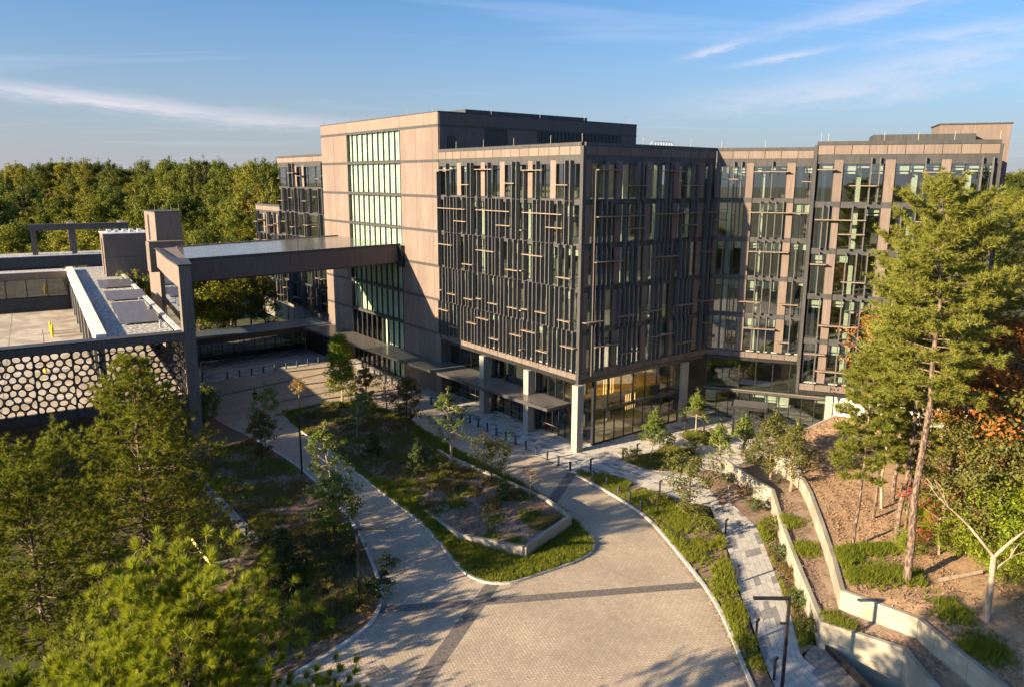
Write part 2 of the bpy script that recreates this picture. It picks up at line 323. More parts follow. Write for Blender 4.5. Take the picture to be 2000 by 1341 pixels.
def inpoly(x, y, poly):
    c = np.zeros(np.shape(x), bool); k = len(poly)
    for i in range(k):
        x0, y0 = poly[i]; x1, y1 = poly[i-1]
        if y0 == y1: continue
        c ^= ((y0 > y) != (y1 > y)) & (x < (x1-x0)*(y-y0)/(y1-y0)+x0)
    return c
def smooth_poly(pts, n=6, closed=False):
    P = [Vector((p[0], p[1])) for p in pts]; out = []
    m = len(P); rng = range(m if closed else m-1)
    for i in rng:
        p0 = P[(i-1) % m] if closed or i > 0 else P[0]; p1 = P[i]; p2 = P[(i+1) % m]; p3 = P[(i+2) % m] if closed or i+2 < m else P[-1]
        for k in range(n):
            t = k/n; out.append(tuple(.5*((2*p1)+(p2-p0)*t+(2*p0-5*p1+4*p2-p3)*t*t+(3*p1-p0-3*p2+p3)*t**3)))
    if not closed: out.append(tuple(P[-1]))
    return out
def ribbon(name, m, pts, wd, z0, z1, parent=None):
    mb = MB(); n = len(pts); P = [Vector((p[0], p[1])) for p in pts]; A = []; B = []
    for i in range(n):
        d = (P[min(i+1, n-1)]-P[max(i-1, 0)]).normalized(); q = Vector((-d.y, d.x))
        A.append(P[i]+q*wd/2); B.append(P[i]-q*wd/2)
    f0 = z0 if callable(z0) else (lambda i: z0); f1 = z1 if callable(z1) else (lambda i: z1)
    for i in range(n): mb.v += [(A[i].x, A[i].y, f0(i)), (B[i].x, B[i].y, f0(i)), (B[i].x, B[i].y, f1(i)), (A[i].x, A[i].y, f1(i))]
    for i in range(n-1):
        a = 4*i; b = a+4
        for k in range(4): j = (k+1) % 4; mb.f.append((a+k, b+k, b+j, a+j))
    mb.f += [(0, 1, 2, 3), tuple(4*(n-1)+k for k in (3, 2, 1, 0))]
    return mb.build(name, m, parent)
# ================================================================ SETTING
def sstep(a, b, x): t = np.clip((x-a)/(b-a), 0, 1); return t*t*(3-2*t)
def ground_h(x, y):
    r = np.hypot(x, y)
    h = -0.15-2.0*sstep(66, 95, y)+11*sstep(130, 330, r)*(y > -60)
    left = np.where(y > -0.35, -6.2*(x < -33.0), -4.6*sstep(-29, -47, x)) if False else np.where(y > -0.35, np.where(x < -33.0, -6.2, 0.0), -4.6*(1-sstep(-47, -29, x)))
    h = h+np.where((y < 70) & (r < 120), left, 0)
    pit = (x > -18.6) & (x < 25) & (y < -33.4) & (y > -90)
    return np.where(pit, -5.0, h)
xs = sorted(set(list(np.arange(-90, 71, 4.))+list(np.arange(-60, -20, 1.5))+[-33.3, -32.7]+[-3000, -2000, -1300, -900, -600, -420, -330, -260, -210, -170, -140, -115, 90, 120, 160, 210, 270, 340, 450, 700, 1100, 1800, 3000]))
ys = sorted(set(list(np.arange(-90, 131, 4.))+list(np.arange(-30, 30, 1.5))+[-0.6, -0.1, -33.6, -33.2]+[-3000, -1500, -800, -400, -200, -120, 150, 180, 215, 260, 320, 400, 520, 800, 1300, 2000, 3000]))
XX, YY = np.meshgrid(xs, ys); HH = ground_h(XX, YY)+np.where(np.hypot(XX, YY) > 110, nr.normal(0, .4, XX.shape), 0)
me = bpy.data.meshes.new('ground'); nx, ny = len(xs), len(ys)
idx = np.arange(nx*ny).reshape(ny, nx)
me.from_pydata(np.stack([XX.ravel(), YY.ravel(), HH.ravel()], 1).tolist(), [], np.stack([idx[:-1, :-1].ravel(), idx[:-1, 1:].ravel(), idx[1:, 1:].ravel(), idx[1:, :-1].ravel()], 1).tolist())
me.materials.append(MATS['forest_floor']); tag(link(bpy.data.objects.new('ground', me)), 'wooded ground running out to the horizon', kind='structure')

# road of herringbone pavers
ROAD_L = [(-27, 60), (-27, 40), (-26.6, 30), (-25.5, 22), (-24.9, 13.6), (-25.0, 8), (-25.3, 3.4), (-26.4, -3.5), (-28.2, -10.1), (-29.0, -12.4), (-29.9, -14), (-31.3, -15.5), (-32.9, -16.3), (-36, -17.2), (-42, -18.2)]
ROAD_R = [(-25, -44), (-21.5, -38), (-17.8, -33.3), (-16.4, -31.6), (-14.1, -28.9), (-12.1, -26.1), (-10.1, -22.5), (-7.9, -18.2), (-6.5, -14.7), (-5.6, -9.5), (-5.3, -5.8)]
road = smooth_poly(gp(ROAD_L), 4)+gp([(-60, -24), (-60, -52), (-30, -52)])+smooth_poly(gp(ROAD_R), 4)+gp([(-4.4, 5), (-3.9, 20), (-3.3, 41), (-3.2, 60)])
sheet('road', 'herringbone', road, 0.0, label='driveway of pale herringbone pavers round the planted island')
bz = [.004]
def band(a, b, wd, name='road_band'):
    bz[0] += .0035
    a, b = Vector(g(*a)), Vector(g(*b)); d = (b-a).normalized(); q = Vector((-d.y, d.x))*wd/2
    return sheet(name, 'band', [a+q, a-q, b-q, b+q], bz[0], label='dark paver band set into the driveway')
band((0.4, -1.4), (-34.5, -24.0), .95); band((-30.5, -14.4), (-11.2, -25.2), .8); band((-25.5, 40.2), (-4, 44), .7); band((-18, 33.5), (-6, 34.5), .6)
# kerbs
def kerb(pts, n=4, z1=.13, wd=.22, closed=False):
    P = smooth_poly(gp(pts), n, closed)
    if closed: P.append(P[0])
    return tag(ribbon('kerb', 'kerb', P, wd, -.1, z1), 'pale concrete kerb edging the driveway', kind='structure')
kerb(ROAD_L[3:]); kerb(ROAD_R[1:])
# island
ISL = [(-20.2, 27.0), (-20.6, 21.1), (-20.5, 15.0), (-21.1, 6.7), (-21.5, 0), (-21.6, -3.0), (-21.9, -6.5), (-22.6, -10.2), (-23.3, -13.4), (-23.2, -15.4), (-22.5, -16.5), (-21.2, -17.1), (-19, -17.3), (-16.6, -17.5), (-14.5, -17.2), (-13.3, -16.3), (-12.5, -14.6), (-11.6, -12.0), (-10.8, -7.0), (-10.5, -3.5), (-10.5, 4.1), (-10.4, 9.1), (-9.8, 14.7), (-9.7, 22.5), (-12.3, 28.4), (-15.4, 29.1), (-19.2, 28.8)]
ISLs = smooth_poly(gp(ISL), 3, True)
sheet('planting_bed', 'mulch', ISLs, .06, label='mulched island bed between the two driveway lanes'); kerb(ISL, 3, closed=True)
# planter retaining wall on the island and its raised soil
PW = [(-19.6, 0.3), (-20.5, -4.5), (-21.0, -9.7), (-18.8, -15.0), (-13.0, -13.3), (-12.2, -9.4), (-12.3, -3.3), (-12.7, 4.2), (-12.2, 7.1)]
PWz = [.14, .24, .55, 1.0, 1.15, 1.0, .8, .6, .35]
wt = thing('planter_wall', 'low pale concrete retaining wall wrapping the island planting bed', 'wall', (*g(-18.8, -15), 0))
gpw = gp(PW)
for i in range(len(PW)-1):
    a, b = Vector(gpw[i]), Vector(gpw[i+1]); d = (b-a).normalized(); e = d*.0
    mb = MB(); q = Vector((-d.y, d.x))*.13
    ext = d*.15 if i < len(PW)-2 else d*0
    for p, z in ((a-q, PWz[i]), (a+q, PWz[i]), (b+ext+q, PWz[i+1]), (b+ext-q, PWz[i+1])): mb.v.append((p.x, p.y, -.1))
    for p, z in ((a-q, PWz[i]), (a+q, PWz[i]), (b+ext+q, PWz[i+1]), (b+ext-q, PWz[i+1])): mb.v.append((p.x, p.y, z+.002*i))
    mb.f = [(0, 1, 2, 3), (4, 7, 6, 5), (0, 4, 5, 1), (1, 5, 6, 2), (2, 6, 7, 3), (3, 7, 4, 0)]
    mb.build('wall_panel', 'wall_concrete', wt)
# raised bed soil: fan with bumps
def soil_patch(name, m, A, B, zA, zB, nu, nv, bump, label, amp=.0):
    A = resample(A, nu); B = resample(B, nu); zA = np.interp(np.linspace(0, 1, nu), np.linspace(0, 1, len(zA)), zA); zB = np.interp(np.linspace(0, 1, nu), np.linspace(0, 1, len(zB)), zB)
    V = []; F = []
    for i in range(nu):
        for j in range(nv):
            t = j/(nv-1); p = A[i]*(1-t)+B[i]*t; ed = min(1, 8*t*(1-t))
            V.append((p[0], p[1], zA[i]*(1-t)+zB[i]*t+ed*(nr.normal(0, bump)+amp*math.sin(math.pi*t))))
    for i in range(nu-1):
        for j in range(nv-1):
            a = i*nv+j; F.append((a, a+1, a+nv+1, a+nv))
    me = bpy.data.meshes.new(name); me.from_pydata(V, [], F)
    if me.polygons[0].normal.z < 0: me.flip_normals()
    me.materials.append(MATS[m]); me.polygons.foreach_set('use_smooth', [True]*len(me.polygons))
    return tag(link(bpy.data.objects.new(name, me)), label, kind='structure')
def resample(P, n):
    P = np.array(P, float); d = np.r_[0, np.cumsum(np.hypot(*np.diff(P, axis=0).T))]; t = np.linspace(0, d[-1], n)
    return np.stack([np.interp(t, d, P[:, 0]), np.interp(t, d, P[:, 1])], 1)
soil_patch('raised_bed', 'mulch', gp([(-19.8, 6), (-19.6, .3), (-20.4, -4.5), (-20.9, -9.7), (-18.8, -14.9)]), gp([(-12.1, 12), (-12.3, 7.0), (-12.6, 3), (-12.3, -5), (-13.0, -13.2)]), [.05, .1, .2, .48, .85], [.05, .3, .5, .8, .9], 40, 18, .02, 'raised mulch bed inside the planter wall', .18)
soil_patch('raised_bed', 'mulch', gp([(-20.0, 27.0), (-20.3, 15), (-20.6, 5)]), gp([(-11, 28), (-10.4, 16), (-11.4, 7)]), [.07, .07, .07], [.07, .07, .07], 30, 14, .03, 'mulch mound at the far end of the island', .5)

# plaza of plank pavers
PLZ = gp([(-5.2, -5.7), (-4.4, 5), (-3.9, 20), (-3.3, 41), (-3.2, 60), (4, 61), (4, 1), (21, 1), (30, -12), (21, -13.6), (12.5, -13.0), (6.2, -13.8), (3.6, -17.6), (0.2, -18.5), (-0.7, -17.2), (-2.5, -15.2), (-2.3, -12.4), (-2.7, -8.2), (-4.2, -5.1)])
sheet('plaza', 'grout', PLZ, .006, label='plaza of pale plank pavers beside the office block')
PLN = gp([(-25, 49.2), (-21.5, 47.9), (-4.0, 49.8), (-3.2, 60.5), (-22, 61.5)])
sheet('plaza', 'grout', PLN, .004, label='pale paved court in front of the glazed walkway')
BED1 = smooth_poly(gp([(0.9, -5.6), (2.5, -5.3), (4.3, -6.2), (6.0, -5.7), (7.5, -5.5), (8.1, -7.2), (7.7, -9.0), (5.9, -10.1), (2.5, -10.3), (1.0, -8.8), (0.8, -7.5)]), 4, True)
BED2 = smooth_poly(gp([(12.3, -3.7), (13.8, -4.3), (13.7, -5.7), (13.5, -7.5), (12.0, -8.7), (10.9, -7.9), (10.6, -5.1)]), 4, True)
BED3 = smooth_poly(gp([(-4.2, -5.3), (-2.9, -8.2), (-2.5, -12.4), (-2.6, -15.4), (-2.9, -19.0), (-4.6, -21.5), (-6.6, -23.4), (-9.8, -26.4), (-13.1, -29.9), (-15.6, -32.4), (-18.6, -36), (-19.0, -34.2), (-17.5, -33.0), (-16.1, -31.3), (-13.8, -28.6), (-11.8, -25.8), (-9.8, -22.2), (-7.6, -17.9), (-6.2, -14.5), (-5.3, -9.5), (-5.0, -5.8)]), 3, True)
PATH_L = [(-0.7, -17.2), (-3.0, -19.7), (-6.4, -23.4), (-9.6, -26.4), (-12.9, -29.9), (-15.4, -32.4), (-19.0, -36.5)]
PATH_R = [(1.2, -17.9), (-1.2, -22.2), (-4.2, -25.1), (-7.4, -28.2), (-10, -30.7), (-13.3, -33.4), (-14.1, -36.2)]
def slabs(poly, dirv, wx, ly, name, label, dark=.16, z=.012, avoid=()):
    d = np.array(dirv, float); d /= np.hypot(*d); q = np.array([-d[1], d[0]]); P = np.array(poly)
    u, v = P@d, P@q; A = [[], []]
    for jv in np.arange(v.min(), v.max(), wx):
        off = nr.uniform(0, ly)
        for iu in np.arange(u.min()-off, u.max(), ly):
            A[0].append(iu); A[1].append(jv)
    U = np.array(A[0]); V = np.array(A[1]); cx_ = (U+ly/2)[:, None]*d+(V+wx/2)[:, None]*q
    ok = inpoly(cx_[:, 0], cx_[:, 1], poly)
    for a in avoid: ok &= ~inpoly(cx_[:, 0], cx_[:, 1], a)
    U, V = U[ok], V[ok]; dk = nr.random(len(U)) < dark
    for flag, mm in ((False, 'paver_light'), (True, 'paver_dark')):
        mb = MB()
        for uu, vv in zip(U[dk == flag], V[dk == flag]):
            zz = z+nr.uniform(0, .004); c = [np.array([a, b]) for a, b in ((uu+.012, vv+.012), (uu+ly-.012, vv+.012), (uu+ly-.012, vv+wx-.012), (uu+.012, vv+wx-.012))]
            pp = [k[0]*d+k[1]*q for k in c]; n = len(mb.v)
            mb.v += [(p[0], p[1], zz) for p in pp]+[(p[0], p[1], .0) for p in pp]
            mb.f += [(n, n+1, n+2, n+3)]+[(n+(k+1) % 4, n+k, n+4+k, n+4+(k+1) % 4) for k in range(4)]
        if mb.v: tag(mb.build(name, mm), label+(', darker planks' if flag else ', pale planks'), kind='stuff')
slabs(PLZ, (.30, -1), .45, 1.05, 'paving_slabs', 'plank pavers of the plaza', .17, avoid=(BED1, BED2))
slabs(PLN, (1, .06), .40, 1.5, 'paving_slabs', 'plank pavers of the walkway court', .22)
for poly, lab in ((BED1, 'rounded planting bed in the plaza'), (BED2, 'small planting bed by the entrance porch'), (BED3, 'planted verge between driveway and footpath')):
    sheet('planting_bed', 'mulch', poly, .05, label=lab)
    if poly is not BED3: tag(ribbon('bed_edging', 'stone', poly+[poly[0]], .07, 0, .09), 'thin edging round a plaza bed', kind='structure')
# footpath: every paver a piece
pl, pr_ = resample(gp(PATH_L), 60), resample(gp(PATH_R), 60)
path = sheet('footpath', 'grout', [tuple(p) for p in pl]+[tuple(p) for p in pr_[::-1]], .009, label='curving footpath of long pale and grey pavers')
WM[path.name] = Matrix.Identity(4)
NL = 7
Lc = np.r_[0, np.cumsum(np.hypot(*np.diff((pl+pr_)/2, axis=0).T))]
def pathpt(t, a): i = np.interp(t, Lc, np.arange(60)); lo = int(min(i, 58)); f = i-lo; A = pl[lo]*(1-f)+pl[lo+1]*f; B = pr_[lo]*(1-f)+pr_[lo+1]*f; return A*(1-a)+B*a
for k in range(NL):
    t = -nr.uniform(0, .9)
    while t < Lc[-1]-.1:
        t0, t1 = max(t, 0)+.01, min(t+1.0, Lc[-1])-.01; t += 1.0
        if t1-t0 < .2: continue
        a0, a1 = k/NL+.004, (k+1)/NL-.004; P = [pathpt(t0, a0), pathpt(t0, a1), pathpt(t1, a1), pathpt(t1, a0)]
        zz = .02+nr.uniform(0, .004); mb = MB().prism([tuple(p) for p in P], .0, zz)
        mb.build('paver', 'paver_dark' if nr.random() < .2 else 'paver_light', path)
# retaining walls on the right
W1 = [(5.8, -14.0), (4.0, -17.5), (2.8, -20.8), (-2.9, -25.6), (-7.2, -29.5), (-11.6, -33.6), (-10.4, -37.8), (-10.9, -38.4), (-14.5, -43.0)]
W2 = [(16.6, -18.2), (12.5, -17.4), (8.7, -17.2), (6.5, -20.5), (2.0, -24.6), (-2.1, -27.9), (-6.3, -31.2), (-9.6, -33.6), (-9.0, -37.8), (-9.7, -39.0), (-11.7, -43.1), (-14.0, -47.5)]
def long_wall(label, pts, zt, zb, loc):
    t_ = thing('retaining_wall', label, 'wall', loc); P = [Vector(p) for p in pts]; n = len(P); q = []
    for i in range(n):
        d1 = (P[i]-P[max(i-1, 0)]) if i else P[1]-P[0]; d2 = (P[min(i+1, n-1)]-P[i]) if i < n-1 else d1
        d1.normalize(); d2.normalize(); m_ = Vector((-(d1+d2).y, (d1+d2).x)).normalized(); q.append(m_*.14/max(.5, m_.dot(Vector((-d1.y, d1.x)))))
    for i in range(n-1):
        k = 2 if (P[i+1]-P[i]).length > 4.5 else 1
        for s_ in range(k):
            f0, f1 = s_/k, (s_+1)/k; a, b = P[i].lerp(P[i+1], f0), P[i].lerp(P[i+1], f1); qa, qb = q[i].lerp(q[i+1], f0), q[i].lerp(q[i+1], f1)
            dd = (b-a).normalized()*.014; za, zc = zt[i]+(zt[i+1]-zt[i])*f0, zt[i]+(zt[i+1]-zt[i])*f1; wa, wc = zb[i]+(zb[i+1]-zb[i])*f0, zb[i]+(zb[i+1]-zb[i])*f1
            mb = MB(); mb.v = [(*(a+qa+dd), wa), (*(a-qa+dd), wa), (*(b-qb-dd), wc), (*(b+qb-dd), wc), (*(a+qa+dd), za), (*(a-qa+dd), za), (*(b-qb-dd), zc), (*(b+qb-dd), zc)]
            mb.f = [(0, 1, 2, 3), (4, 7, 6, 5), (0, 4, 5, 1), (1, 5, 6, 2), (2, 6, 7, 3), (3, 7, 4, 0)]; mb.build('wall_panel', 'wall_concrete', t_)
    return t_
long_wall('lower pale concrete retaining wall zigzagging beside the footpath', gp(W1), [1.55, 1.7, 1.75, 1.72, 1.7, 1.7, 1.7, 1.7, 1.7], [-.2, -.2, -.2, -.2, -.2, -5, -5, -5, -5], (*g(5.8, -14), 0))
long_wall('upper pale concrete retaining wall holding the wooded slope', gp(W2), [4.9, 4.0, 3.0, 3.0, 3.0, 3.0, 3.0, 3.0, 3.0, 3.0, 3.0, 3.0], [-.2, -.2, .5, 1, 1, 1, 1, 1, 1, 1, 1, 1], (*g(8.7, -17.2), 1))
soil_patch('terrace', 'mulch', gp([(5.8, -13.8)]+W1[1:]), gp([(10, -13.4), (9.3, -16.6)]+W2[3:]), [.4, 1.2, 1.5, 1.5, 1.5, 1.5, 1.4, 1.4, 1.4], [.1, .9, 1.8, 1.8, 1.8, 1.8, 1.8, 1.7, 1.6], 60, 9, .03, 'narrow mulched terrace between the two retaining walls')
HILLB = [(17.1, -18.0), (19.5, -22.5), (22.7, -27.3), (34, -34), (52, -50), (52, -75), (35, -95), (5, -105), (-25, -100)]
HILL = soil_patch('hillside', 'leaf_litter', gp(W2), HILLB, [4.85, 3.95, 2.9, 2.9, 2.9, 2.9, 2.9, 2.9, 2.9, 2.9, 2.9, 2.9], [4.9, 5.0, 5.2, 6.5, 8, 8, 7, 5, 3], 110, 60, .06, 'leaf-strewn wooded hillside above the upper retaining wall')
hv = np.array([v.co[:] for v in HILL.data.vertices])
def hill_z(x, y): i = np.argmin((hv[:, 0]-x)**2+(hv[:, 1]-y)**2); return float(hv[i, 2])
soil_patch('planting_bed', 'mulch', gp(PATH_R[:1]+PATH_R[1:6]), gp([(5.6, -14.3), (3.6, -17.8), (2.4, -21.0), (-3.1, -25.9), (-7.5, -29.8), (-11.8, -33.3)]), [.05]*3, [.10]*3, 40, 6, .02, 'mulched bed between footpath and lower retaining wall')
sheet('planting_bed', 'mulch', gp([(6.2, -13.7), (1.3, -17.6), (-.3, -18.2), (3.9, -12.4), (5.4, -11.8)]), .045, label='mulch corner at the head of the footpath')
# sunken service yard at the right
sheet('yard_floor', 'soil', gp([(-19, -36), (-11.8, -33.2), (-10.6, -38), (-14, -44), (-26, -44)]), -3.4, label='floor of the sunken yard below the retaining wall')
pit = thing('sunken_yard_edge', 'black steel edge beam along the sunken yard beside the footpath', 'edge beam', (*g(-13, -37), 0))
mb = MB(); a, b = Vector(g(-11.25, -33.5)), Vector(g(-15.2, -41)); d = (b-a).normalized(); qq = Vector((-d.y, d.x))*.16
mb.prism([a+qq, a-qq, b-qq, b+qq], -3.4, .35); mb.build('beam', 'black_metal', pit)
sheet('yard_apron', 'stone', gp([(-11.9, -33.2), (-13.3, -33.6), (-14.3, -36.4), (-17.5, -41), (-15.4, -41), (-11.5, -33.7)]), .03, label='grey slab between footpath and sunken yard')
wbox('yard_wall', 'concrete', None, -13.5, -11.0, -38.6, -38.3, -3.4, -3.3)
bpy.data.objects.remove(bpy.data.objects['yard_wall'])
# left planting slope and its sunken driveway wall
soil_patch('planting_bed', 'soil', gp(ROAD_L[3:]), [(-32.9, 24), (-32.9, 12), (-32.9, 5), (-32.9, 0), (-37, -.4), (-44, -6), (-50, -12), (-56, -17)], [.04]*4, [-.02, -.02, -.02, -.05, -2.0, -3.4, -4, -4], 46, 12, .03, 'dark planted slope left of the driveway')
sheet('planting_bed', 'soil', [(-33.1, 38), g(-27.2, 40), g(-26.7, 30), g(-25.4, 21), (-32.9, 21)], .01, label='shaded planting by the garage column')
rw = thing('driveway_wall', 'dark retaining wall with grey coping above the sunken garage drive', 'wall', (-32.9, 0, -6))
wbox('wall_face', 'charcoal', rw, -33.15, -32.75, 0.0, 12.0, -6.3, -.05); wbox('coping', 'concrete', rw, -33.3, -32.6, -.2, 12.0, -.05, .12)
wbox('wall_face', 'charcoal', rw, -37.5, -33.15, -.02, .2, -6.3, -1.0); wbox('coping', 'concrete', rw, -37.6, -33.3, -.2, .25, -1.0, -.85)
for i in range(9): wbox('strip_light', 'lamp_strip', rw, -35.6, -35.45, 1.0+i*.95, 1.75+i*.95, -2.6, -2.52)
wbox('light_rail', 'black_metal', rw, -35.58, -35.47, .8, 9.6, -2.72, -2.6)
wbox('rail_post', 'black_metal', rw, -35.56, -35.49, 1.0, 1.07, -6.2, -2.72); wbox('rail_post', 'black_metal', rw, -35.56, -35.49, 9.3, 9.37, -6.2, -2.72)
# ================================================================ BUILDINGS
H = 4.27; ZF = 7.98; ZS = 6.96; ZP = 30.62; ZT = 35.12; LY = 25.53; LX = 20.12; LY2 = 59.34; TH = -1.0138
wd = (math.cos(TH), math.sin(TH)); wnn = (wd[1], -wd[0])
FL = Fr((0, LY), (0, -1), (-1, 0)); FRR = Fr((0, 0), (1, 0), (0, -1)); FWI = Fr((LX, 0), wd, wnn)
PO = 12.29; FWO = Fr((LX+wnn[0]*PO, wnn[1]*PO), wd, wnn)
FT = Fr((-.03, LY2), (0, -1), (-1, 0)); FB = Fr((3, 86), (0, -1), (-1, 0)); FB2 = Fr((3, 99), (0, -1), (-1, 0))

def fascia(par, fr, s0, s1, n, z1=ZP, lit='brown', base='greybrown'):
    piece('parapet_cap', 'charcoal', par, fr, s0-.05, s1+.05, -.5, .10, z1-.33, z1)
    piece('fascia_backing', 'charcoal', par, fr, s0, s1, -.4, .02, z1-2.0, z1-.34)
    for i in range(n):
        a = s0+(s1-s0)*i/n; b = s0+(s1-s0)*(i+1)/n
        piece('fascia_panel', lit, par, fr, a+.03, b-.03, .02, .07, z1-1.16, z1-.36)
def base_fascia(par, fr, s0, s1, n, zs=ZS):
    piece('soffit_trim', 'black_metal', par, fr, s0-.02, s1+.02, -.4, .12, zs, zs+.36)
    piece('base_backing', 'charcoal', par, fr, s0, s1, -.4, .0, zs+.37, zs+1.0)
    for i in range(n):
        a = s0+(s1-s0)*i/n; b = s0+(s1-s0)*(i+1)/n
        piece('base_panel', 'greybrown', par, fr, a+.025, b-.025, .0, .06, zs+.38, zs+1.0)
def glazing(par, fr, s0, s1, z0, z1, n, gm='glass', o=-.18, blind=.5, bh=.85, bm='blind'):
    for i in range(n):
        a = s0+(s1-s0)*i/n; b = s0+(s1-s0)*(i+1)/n
        pn = piece('pane', gm, par, fr, a+.04, b-.04, o-.02, o+.0, z0, z1)
        if rnd.random() < blind:
            hh = bh*rnd.choice((.55, .8, 1, 1, 1.25)); piece('blind', bm, pn, fr, a+.06, b-.06, o-.30, o-.27, z1-hh, z1-.02)
            if rnd.random() < .7:
                piece('light_shelf', 'white_paint', pn, fr, a+.08, b-.08, o-.9, o-.32, z1-hh-.28, z1-hh-.12)
    mb = MB()
    for i in range(n+1):
        a = s0+(s1-s0)*i/n
        def T(x, y, z, a=a): return tuple(fr.p(a+x, y, z))
        mb.box(-.04, .04, o-.08, o+.06, z0, z1, T)
    mb.build('mullions', 'black_metal', par)

# ---------------------------------------------------------------- fin-clad front block
blk = thing('office_block', 'front office block clad in dark vertical fins and copper ledges', 'office building', (0, 0, 0))
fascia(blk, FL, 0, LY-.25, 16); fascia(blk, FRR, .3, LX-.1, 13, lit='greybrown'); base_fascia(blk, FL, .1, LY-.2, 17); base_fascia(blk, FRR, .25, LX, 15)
piece('corner_post', 'charcoal', blk, FRR, -.12, .22, -.3, .12, ZS+.0, ZP-.35)
for k in range(1, 5):
    for fr, S in ((FL, LY-.2), (FRR, LX)): piece('spandrel', 'charcoal', blk, fr, .15, S, -.4, -.04, ZF+k*H-.36, ZF+k*H+.18)
FINS = {4: (.24, .76, .85), 3: (.0, .18, .26, .335, .43, .5, .64, .76, .85), 2: (.0, .18, .26, .34, .42, .51, .68, .79, .9), 1: (.03, .11, .19, .27, .37, .46, .53, .62, .71, .79, .89), 0: (.0, .09, .19, .28, .4, .5, .585, .67, .76, .85, .94)}
LEDGE = {4: ((-.02, .38, .25), (.56, .84, .60)), 3: ((0, .74, .28), (.46, .76, .60)), 2: ((0, .41, .30), (.66, .92, .72)), 1: ((.0, .13, .62), (.27, .49, .66), (.7, .92, .70)), 0: ((.0, .29, .18), (.30, .52, .62), (.76, 1.0, .36))}
fin_n = 0
for fr, S, nb, face in ((FL, LY, 3, 'L'),):
    bl = 8.42
    for bI in range(3):
        s0 = .12+bI*bl
        for k in range(5):
            z0, z1 = ZF+k*H+.18, ZF+(k+1)*H-.36; zt = ZF+(k+1)*H
            glazing(blk, fr, s0+.02, min(s0+bl, S-.25), z0, z1, 6, 'glass', blind=.38, bh=.7)
            for u in FINS[k]:
                jj = rnd.uniform(-.012, .012) if k < 3 else 0; s = s0+(u+jj)*bl
                piece('fin', 'fin_metal', blk, fr, s, s+.09, -.02, .47, zt-H+.03, zt-.02 if k < 4 else zt-.4)
            for (a, b, t) in LEDGE[k]:
                zl = zt-.25-t*H+rnd.uniform(-.15, .15)
                piece('ledge', 'copper', blk, fr, s0+a*bl, s0+b*bl, .1, .66, zl, zl+.085)
            if k == 4:
                piece('fin', 'fin_metal', blk, fr, s0, s0+.09, -.02, .5, zt-H+.03, zt-1.35)
                piece('cladding_panel', 'brown', blk, fr, s0+.455*bl, s0+.555*bl, -.12, .04, z0, z1)
                if bI: piece('cladding_panel', 'brown', blk, fr, s0+.03*bl, s0+.12*bl, -.12, .04, z0, z1)
            elif bI == 2: piece('ledge', 'copper', blk, fr, s0+.0, s0+.0+.3, .1, .9, zt-3.2, zt-3.08)
# right (shaded) face, window bays between brown panels
RP = ((.35, 1.0), (4.5, 5.35), (8.85, 9.65), (13.1, 13.95), (17.35, 18.15))
RF = {4: (2.9, 7.35, 7.95, 11.6, 12.25, 15.95, 16.6, 18.7), 3: (2.2, 2.85, 3.5, 5.6, 7.6, 8.3, 10.4, 11.0, 11.6, 12.2, 14.2, 16.1, 16.7, 18.6, 19.3), 2: (1.6, 2.3, 2.95, 3.6, 5.6, 6.8, 7.5, 10.1, 10.8, 11.45, 12.1, 12.75, 14.4, 15.1, 15.8, 18.5, 19.2),
      1: (1.6, 2.25, 2.9, 5.1, 5.8, 6.45, 7.1, 7.75, 10.2, 10.9, 11.6, 14.2, 14.9, 15.5, 16.1, 16.75, 18.5, 19.2), 0: (1.6, 2.3, 3.0, 5.6, 6.3, 7.0, 7.7, 10.2, 10.85, 11.5, 13.0, 14.3, 15.0, 15.7, 16.4, 18.5, 19.3)}
RL = {4: ((1.4, 5.2, .25), (5.8, 8.6, .6), (10.0, 14.2, .25), (14.4, 17.3, .6)), 3: ((1.5, 8.4, .3), (5.9, 8.4, .6), (10.1, 16.6, .28), (14.3, 16.6, .58), (18.5, 20.0, .28)), 2: ((1.4, 5.2, .33), (10.0, 13.7, .33), (18.3, 19.9, .3)), 1: ((.2, 2.6, .72), (5.0, 7.2, .68), (9.0, 11.6, .66), (14.1, 16.6, .62), (18, 20, .6)), 0: ((1.6, 5.1, .33), (5.4, 7.9, .6), (10.0, 13.6, .32), (14.2, 16.9, .62), (18.6, 19.9, .2))}
for k in range(5):
    z0, z1 = ZF+k*H+.18, ZF+(k+1)*H-.36; zt = ZF+(k+1)*H
    edges = [.35]+[x for p in RP for x in p][1:]+[LX-.05]
    for a, b in ((1.0, 4.5), (5.35, 8.85), (9.65, 13.1), (13.95, 17.35), (18.15, LX-.1)): glazing(blk, FRR, a, b, z0, z1, max(1, round((b-a)/1.15)), 'glass', blind=.4, bh=.8)
    for j, (a, b) in enumerate(RP):
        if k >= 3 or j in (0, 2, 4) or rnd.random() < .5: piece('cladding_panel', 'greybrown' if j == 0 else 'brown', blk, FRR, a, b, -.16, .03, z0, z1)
        else: piece('cladding_panel', 'charcoal', blk, FRR, a, b, -.16, .0, z0, z1)
    for s in RF[k]: piece('fin', 'fin_metal', blk, FRR, s, s+.10, -.02, .46, zt-H+.03, zt-.02 if k < 4 else zt-.4)
    for a, b, t in RL[k]: zl = zt-.25-t*H; piece('ledge', 'copper', blk, FRR, a, b, .05, .75, zl, zl+.08)
piece('fin', 'brown', blk, FRR, 1.34, 1.44, -.02, .40, ZF-.3, ZF+H*4+2.9)
